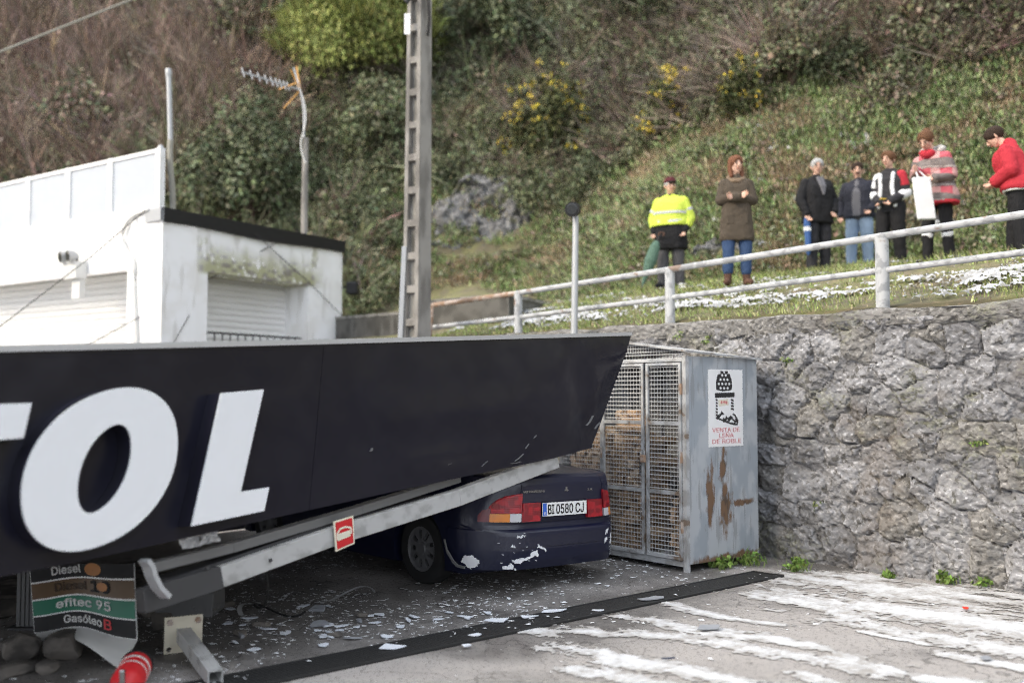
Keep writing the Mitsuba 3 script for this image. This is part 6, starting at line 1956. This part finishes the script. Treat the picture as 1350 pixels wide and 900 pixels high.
def build_people():
    DN = ((0.25, 0.0, 1.13), (0.24, 0.06, 0.88))
    # man in the hi-vis jacket, hands in pockets, looking to the left of the picture
    g = make_person('man in a yellow high visibility jacket and dark red cap', 885, 381, 15.6, 1.70, (-0.45, -1), [((0.29, -0.05, 1.12), (0.25, 0.07, 0.90)), ((-0.29, -0.05, 1.12), (-0.24, 0.08, 0.90))], (0.04, -0.06), yaw=0.6, fat=1.12, shw=1.08)
    trousers(g, 'm_trgrey', 0.025); shoes(g, 'm_clothblack')
    jacket(g, 'm_clothblack', hem=0.62, inf=0.04, flare=0.02, name='black_coat')
    j = jacket(g, 'm_hivis', hem=0.99, inf=0.058, flare=0.02, name='yellow_jacket', cuff=0.10, belly=.01)
    L = g.ln
    for z in (1.03, 1.17):
        tor = hullg([[(L(V(sx * .085, 0.018, z)), (.10 + .066) * g.fat) for sx in (-1, 1)], [(L(V(sx * .085, 0.018, z + .04)), (.10 + .066) * g.fat) for sx in (-1, 1)]])
        tor = tor.trim_by_plane([0, 0, 1], z).trim_by_plane([0, 0, -1], -(z + 0.04))
        g.put('reflective_stripe', tor, 'm_reflect', refine=0.03, taubin=0, parent=j, smooth=40)
    for nm in 'RL':
        e, s_ = g.J['elb' + nm], g.J['sho' + nm]
        c0 = e + (s_ - e) * 0.42; d = unit(s_ - e)
        g.put('reflective_stripe', hullc([(c0, .098), (c0 + d * .012, .098)]).trim_by_plane(d.tolist(), float(np.dot(d, c0 - d * .015))).trim_by_plane((-d).tolist(), -float(np.dot(d, c0 + d * .03))), 'm_reflect', refine=0.03, taubin=0, parent=j, smooth=40)
    hair(g, 'm_hairgrey', vol=0.008)
    R = np.eye(4)[:3]; R[:, :3] = g.HR; R[:, 3] = g.hd
    cap = m3.Manifold.batch_hull([m3.Manifold.sphere(r_, 18).translate(q) for q, r_ in [([0, -0.025, 0.055], .10), ([0, 0.012, 0.06], .092)]]).trim_by_plane([0, 0, 1], 0.05)
    brim = m3.Manifold.batch_hull([m3.Manifold.cylinder(0.008, .075, .075, 20).translate([0, 0.06, 0.052]), m3.Manifold.cylinder(0.008, .06, .06, 20).translate([0, 0.12, 0.042])])
    c = g.put('cap', cap.transform(R.tolist()), 'm_capred', refine=0.02, taubin=2)
    g.put('brim', brim.transform(R.tolist()), 'm_black', refine=0.03, taubin=0, parent=c, smooth=40)
    # his furled umbrella
    k = thing('umbrella', 'furled grey green umbrella hanging beside the man in the yellow jacket', 'umbrella')
    a, b = at(866, 318, 15.35), at(847, 376, 15.3)
    d = b - a
    pts = [a, a + d * .12, a + d * .45, a + d * .8, a + d]
    me = tube(pts, [0.035, 0.075, 0.095, 0.045, 0.012], 14)
    part('canopy', me, 'm_umbrella', k, smooth=False)
    part('shaft', tube([a - d * .12, a + d * 1.06], 0.010, 6), 'm_darkmetal', k)
    part('handle', tube(spline([a - d * .12, a - d * .2 + V(0.02, 0, 0), a - d * .19 + V(0.06, 0, 0), a - d * .12 + V(.07, 0, 0)], 10), 0.014, 8), 'm_boot', k)
    # woman with folded arms
    g = make_person('woman with long auburn hair in an olive parka with folded arms', 972, 377, 13.1, 1.68, (-0.12, -1), [((0.215, 0.03, 1.15), (-0.03, 0.175, 1.19)), ((-0.215, 0.03, 1.15), (0.05, 0.195, 1.16))], (0.02, -0.02), yaw=0.3, fat=0.82, shw=0.84)
    trousers(g, 'm_jean', 0.016, low=0.2); shoes(g, 'm_boot', 0.42, 'boot', 0.012)
    j = jacket(g, 'm_olive', hem=0.60, inf=0.035, flare=0.03, name='parka')
    for s_ in (1, -1):
        g.put('pocket', to_man(tf(bx(V(-.05, -.012, -.07), V(.05, .012, .07), .01), trimesh.transformations.translation_matrix([s_ * .09, 0.128, 0.88]))), 'm_olive', refine=0.03, taubin=0, parent=j, smooth=40)
    fr = []
    for a in np.linspace(-2.6, 2.6, 14):
        fr.append((g.ln(V(.095 * math.sin(a), -0.02 + .085 * math.cos(a), 1.455 - 0.05 * math.cos(a))), .034))
    g.put('fur_collar', hullc(fr), 'm_fur', fold=0.02, refine=0.012, taubin=2, parent=j)
    hair(g, 'm_hairauburn', long=0.15, vol=0.018)
    # grey haired man in black
    g = make_person('grey haired man with glasses in a black jacket and dark trousers', 1079, 364, 15.2, 1.76, (0.30, -1), [((0.29, 0.0, 1.13), (0.25, 0.10, 0.90)), ((-0.28, 0.0, 1.14), (-0.20, 0.12, 0.95))], (0.02, -0.02), yaw=-0.4, fat=1.08, shw=1.02)
    trousers(g, 'm_clothdark', 0.022); shoes(g, 'm_clothblack')
    j = jacket(g, 'm_clothblack', hem=0.78, inf=0.038, flare=0.01)
    g.put('shirt', hullg([[(g.ln(V(0, .168, 1.20)), .02)], [(g.ln(V(sx * .03, .15, 1.32)), .026) for sx in (-1, 1)], [(g.ln(V(sx * .035, .075, 1.45)), .026) for sx in (-1, 1)]]), 'm_clothgrey', refine=0.02, taubin=2)
    hair(g, 'm_hairgrey')
    for s_ in (-1, 1):
        th = np.linspace(0, 2 * np.pi, 13)
        me = tube([g.h((s_ * .032 + .019 * math.cos(a), .100, .008 + .014 * math.sin(a))) for a in th], .003, 5)
        me.apply_transform(g.M); part('spectacle_rim', me, 'm_darkmetal', g.k)
    w = g.J['wriR']; wp = (g.M @ np.r_[w, 1])[:3]
    k = thing('umbrella', 'rolled blue and white umbrella held by the grey haired man', 'umbrella')
    d = V(0.02, -0.05, -1)
    part('canopy', tube([wp + d * .02, wp + d * .15, wp + d * .55, wp + d * .62], [.03, .05, .04, .012], 10), 'm_umbrellab', k)
    part('handle', tube([wp - d * .12, wp + d * .03], .016, 8), 'm_whitecloth', k)
    part('tie_band', tube([wp + d * .2, wp + d * .26], .053, 10), 'm_whitecloth', k)
    # man with moustache
    g = make_person('dark haired man with a moustache in an open dark jacket and light jeans', 1134, 359, 15.7, 1.70, (-0.65, -1), [((0.29, -0.04, 1.14), (0.27, 0.04, 0.92)), ((-0.28, -0.02, 1.14), (-0.2, 0.1, 0.98))], (0.03, -0.05), yaw=0.25, pitch=0.15, lean=0.06)
    trousers(g, 'm_jeanlight', 0.024); shoes(g, 'm_clothdark')
    g.put('shirt', hullg([[(V(sx * .08, 0.02, .93), .125) for sx in (-1, 1)], [(g.ln(V(sx * .085, 0.02, 1.28)), .120) for sx in (-1, 1)], [(g.ln(V(sx * .08, 0.0, 1.36)), .075) for sx in (-1, 1)]]), 'm_clothgrey', fold=.006)
    L = g.ln
    jk = jacket(g, 'm_navycloth', hem=0.86, inf=0.045, flare=0.02)
    g.put('shirt_front', hullg([[(V(sx * .04, .125, .90), .045) for sx in (-1, 1)], [(L(V(sx * .03, .118, 1.25)), .05) for sx in (-1, 1)], [(L(V(0, .06, 1.44)), .03)]]), 'm_clothgrey', refine=.02, taubin=2)
    hair(g, 'm_hairdark')
    g.put('moustache', hullc([(g.h((-.026, .083, -.046)), .008), (g.h((0, .094, -.038)), .009), (g.h((.026, .083, -.046)), .008)]), 'm_hairdark', refine=0, taubin=0)
    # youth in a black, white and red jacket
    g = make_person('brown haired youth in a black white and red sports jacket', 1176, 355, 14.3, 1.66, (-0.9, -0.9), [((0.22, 0.02, 1.13), (0.10, 0.19, 0.99)), ((-0.23, -0.01, 1.11), (-0.10, 0.19, 0.98))], (0.03, -0.04), yaw=-0.1, pitch=0.08, fat=0.9, shw=0.9, lean=0.05)
    trousers(g, 'm_clothblack', 0.028); shoes(g, 'm_clothdark')
    j = jacket(g, 'm_clothdark', hem=0.84, inf=0.042, name='jacket')
    L = g.ln
    for sx in (-1, 1):
        g.put('white_panel', hullc([(L(V(sx * .10, .095, 1.40)), .03), (L(V(sx * .085, .125, 1.2)), .034), (V(sx * .12, .12, .92), .03)]), 'm_whitecloth', refine=.02, taubin=3, parent=j)
    for nm in 'RL':
        s_, e, w = g.J['sho' + nm], g.J['elb' + nm], g.J['wri' + nm]
        g.put('red_sleeve', hullc([(s_ - V(0, 0, .012), .086), (s_ + (e - s_) * .55, .083)]), 'm_redcloth' if nm == 'L' else 'm_whitecloth', fold=.005, parent=j)
        g.put('white_cuff', hullc([(e, .084), (e + (w - e) * .35, .076)]), 'm_whitecloth', fold=.005, parent=j)
    hair(g, 'm_hairbrown', vol=0.022)
    k = thing('compact_camera', 'small yellow and black camera held at the waist by the youth', 'camera')
    wp = (g.M @ np.r_[(g.J['wriR'] + g.J['wriL']) / 2 + V(0, .07, -.02), 1])[:3]
    part('body', bx(wp - V(.055, .03, .035), wp + V(.055, .03, .035), .008), 'm_black', k)
    part('top_strip', bx(wp + V(-.04, -.032, .036), wp + V(.04, .02, .05), .004), 'm_yellow', k)
    # woman in the plaid coat looking down
    g = make_person('woman in a pink and grey plaid coat with fur hood looking down', 1238, 352, 13.1, 1.77, (-1, -0.65), [((0.22, 0.08, 1.18), (0.08, 0.26, 1.22)), ((-0.235, 0.02, 1.15), (-0.14, 0.22, 1.1))], (0.05, -0.06), lean=0.26, yaw=0.15, pitch=0.55, fat=0.95, shw=.98)
    trousers(g, 'm_clothblack', 0.008); shoes(g, 'm_clothblack', 0.40, 'boot', 0.016)
    for nm in 'RL':
        a = g.J['ank' + nm]; kn = g.J['knee' + nm]; d = (kn - a) / (kn[2] - a[2])
        g.put('boot_lining', hullc([(a + d * .32, .075), (a + d * .345, .075)]), 'm_whitecloth', refine=.02, taubin=2)
    j = jacket(g, 'm_plaid', hem=0.80, inf=0.05, flare=0.04, name='plaid_coat')
    L = g.ln
    fr = [(L(V(.13 * math.sin(a), -0.06 - .09 * math.cos(a), 1.50 + 0.03 * math.cos(a))), .045) for a in np.linspace(-1.9, 1.9, 9)]
    g.put('fur_hood', hullc(fr), 'm_furgrey', fold=0.025, refine=0.014, taubin=2, parent=j)
    g.put('scarf', hullc([(L(V(-.06, .06, 1.45)), .05), (L(V(.0, .09, 1.44)), .055), (L(V(.06, .06, 1.46)), .05)]), 'm_redcloth', fold=.01, refine=.016, taubin=3)
    hair(g, 'm_hairbrown', vol=0.016)
    bun = m3.Manifold.sphere(.045, 12).translate([float(x) for x in g.h((0, -0.085, 0.095))])
    g.put('hair_bun', bun, 'm_hairbrown', fold=.006, refine=.014, taubin=0)
    g.put('hem_band', hullg([[(V(sx * .10, 0, .80), .182) for sx in (-1, 1)], [(V(sx * .10, 0, .83), .18) for sx in (-1, 1)]]).trim_by_plane([0, 0, 1], .785).trim_by_plane([0, 0, -1], -.825), 'm_redcloth', refine=.03, taubin=0, parent=j)
    bag = thing('shopping_bag', 'plain white paper bag hanging before the woman in the plaid coat', 'bag')
    bp = at(1217, 255, 12.75)
    bm_ = to_tri(to_man(bx(V(-.11, -.035, -.33), V(.11, .035, .20), .012)).refine_to_length(.03))
    v = bm_.vertices.copy(); v += .012 * np.stack([nfbm(v, 7, 2, i) for i in range(3)], 1); v[:, 0] += -v[:, 2] * .12
    bm_.vertices = v + bp
    part('body', bm_, 'm_whitecloth', bag, smooth=30)
    wr = (g.M @ np.r_[g.J['wriR'], 1])[:3]
    for o in (-.05, .05):
        part('handle', tube(spline([bp + V(-.05 + o * .4, o * .4, .19), wr + V(0, 0, .02), bp + V(.05 + o * .4, o * .4, .19)], 12), .005, 5), 'm_whitecloth', bag)
    # person in the red jacket, seen from behind
    g = make_person('person in a bright red jacket turned away with head bowed', 1346, 352, 12.0, 1.74, (0.0, 1.0) if False else (-0.95, 0.55), [((0.28, 0.05, 1.14), (0.14, 0.24, 1.05)), ((-0.27, 0.03, 1.12), (-0.16, 0.24, 1.02))], (0.08, -0.06), lean=0.30, pitch=0.6, fat=1.18, shw=1.05)
    trousers(g, 'm_clothblack', 0.028); shoes(g, 'm_clothblack')
    j = jacket(g, 'm_redcloth', hem=0.90, inf=0.055, flare=0.015)
    g.put('white_hem', hullg([[(V(sx * .09, 0, .90), .165) for sx in (-1, 1)], [(V(sx * .09, 0, .93), .165) for sx in (-1, 1)]]).scale([1.05, 1.05, 1]).trim_by_plane([0, 0, 1], .885).trim_by_plane([0, 0, -1], -.908), 'm_whitecloth', refine=.03, taubin=0, parent=j)
    L = g.ln
    g.put('hood', hullg([[(L(V(sx * .07, -0.09, 1.42)), .07) for sx in (-1, 1)], [(L(V(0, -0.07, 1.50)), .085)]]), 'm_redcloth', fold=.008, parent=j)
    g.put('yellow_print', hullc([(L(V(-.10, -.150, 1.36)), .012), (L(V(-.02, -.165, 1.37)), .012)]), 'm_yellow', refine=.02, taubin=0, parent=j)
    hair(g, 'm_hairdark', vol=.018)
mat('m_navycloth', (0.018, 0.02, 0.032), 0.8)
mat('m_yellow', (0.70, 0.48, 0.04), 0.5)
build_people()
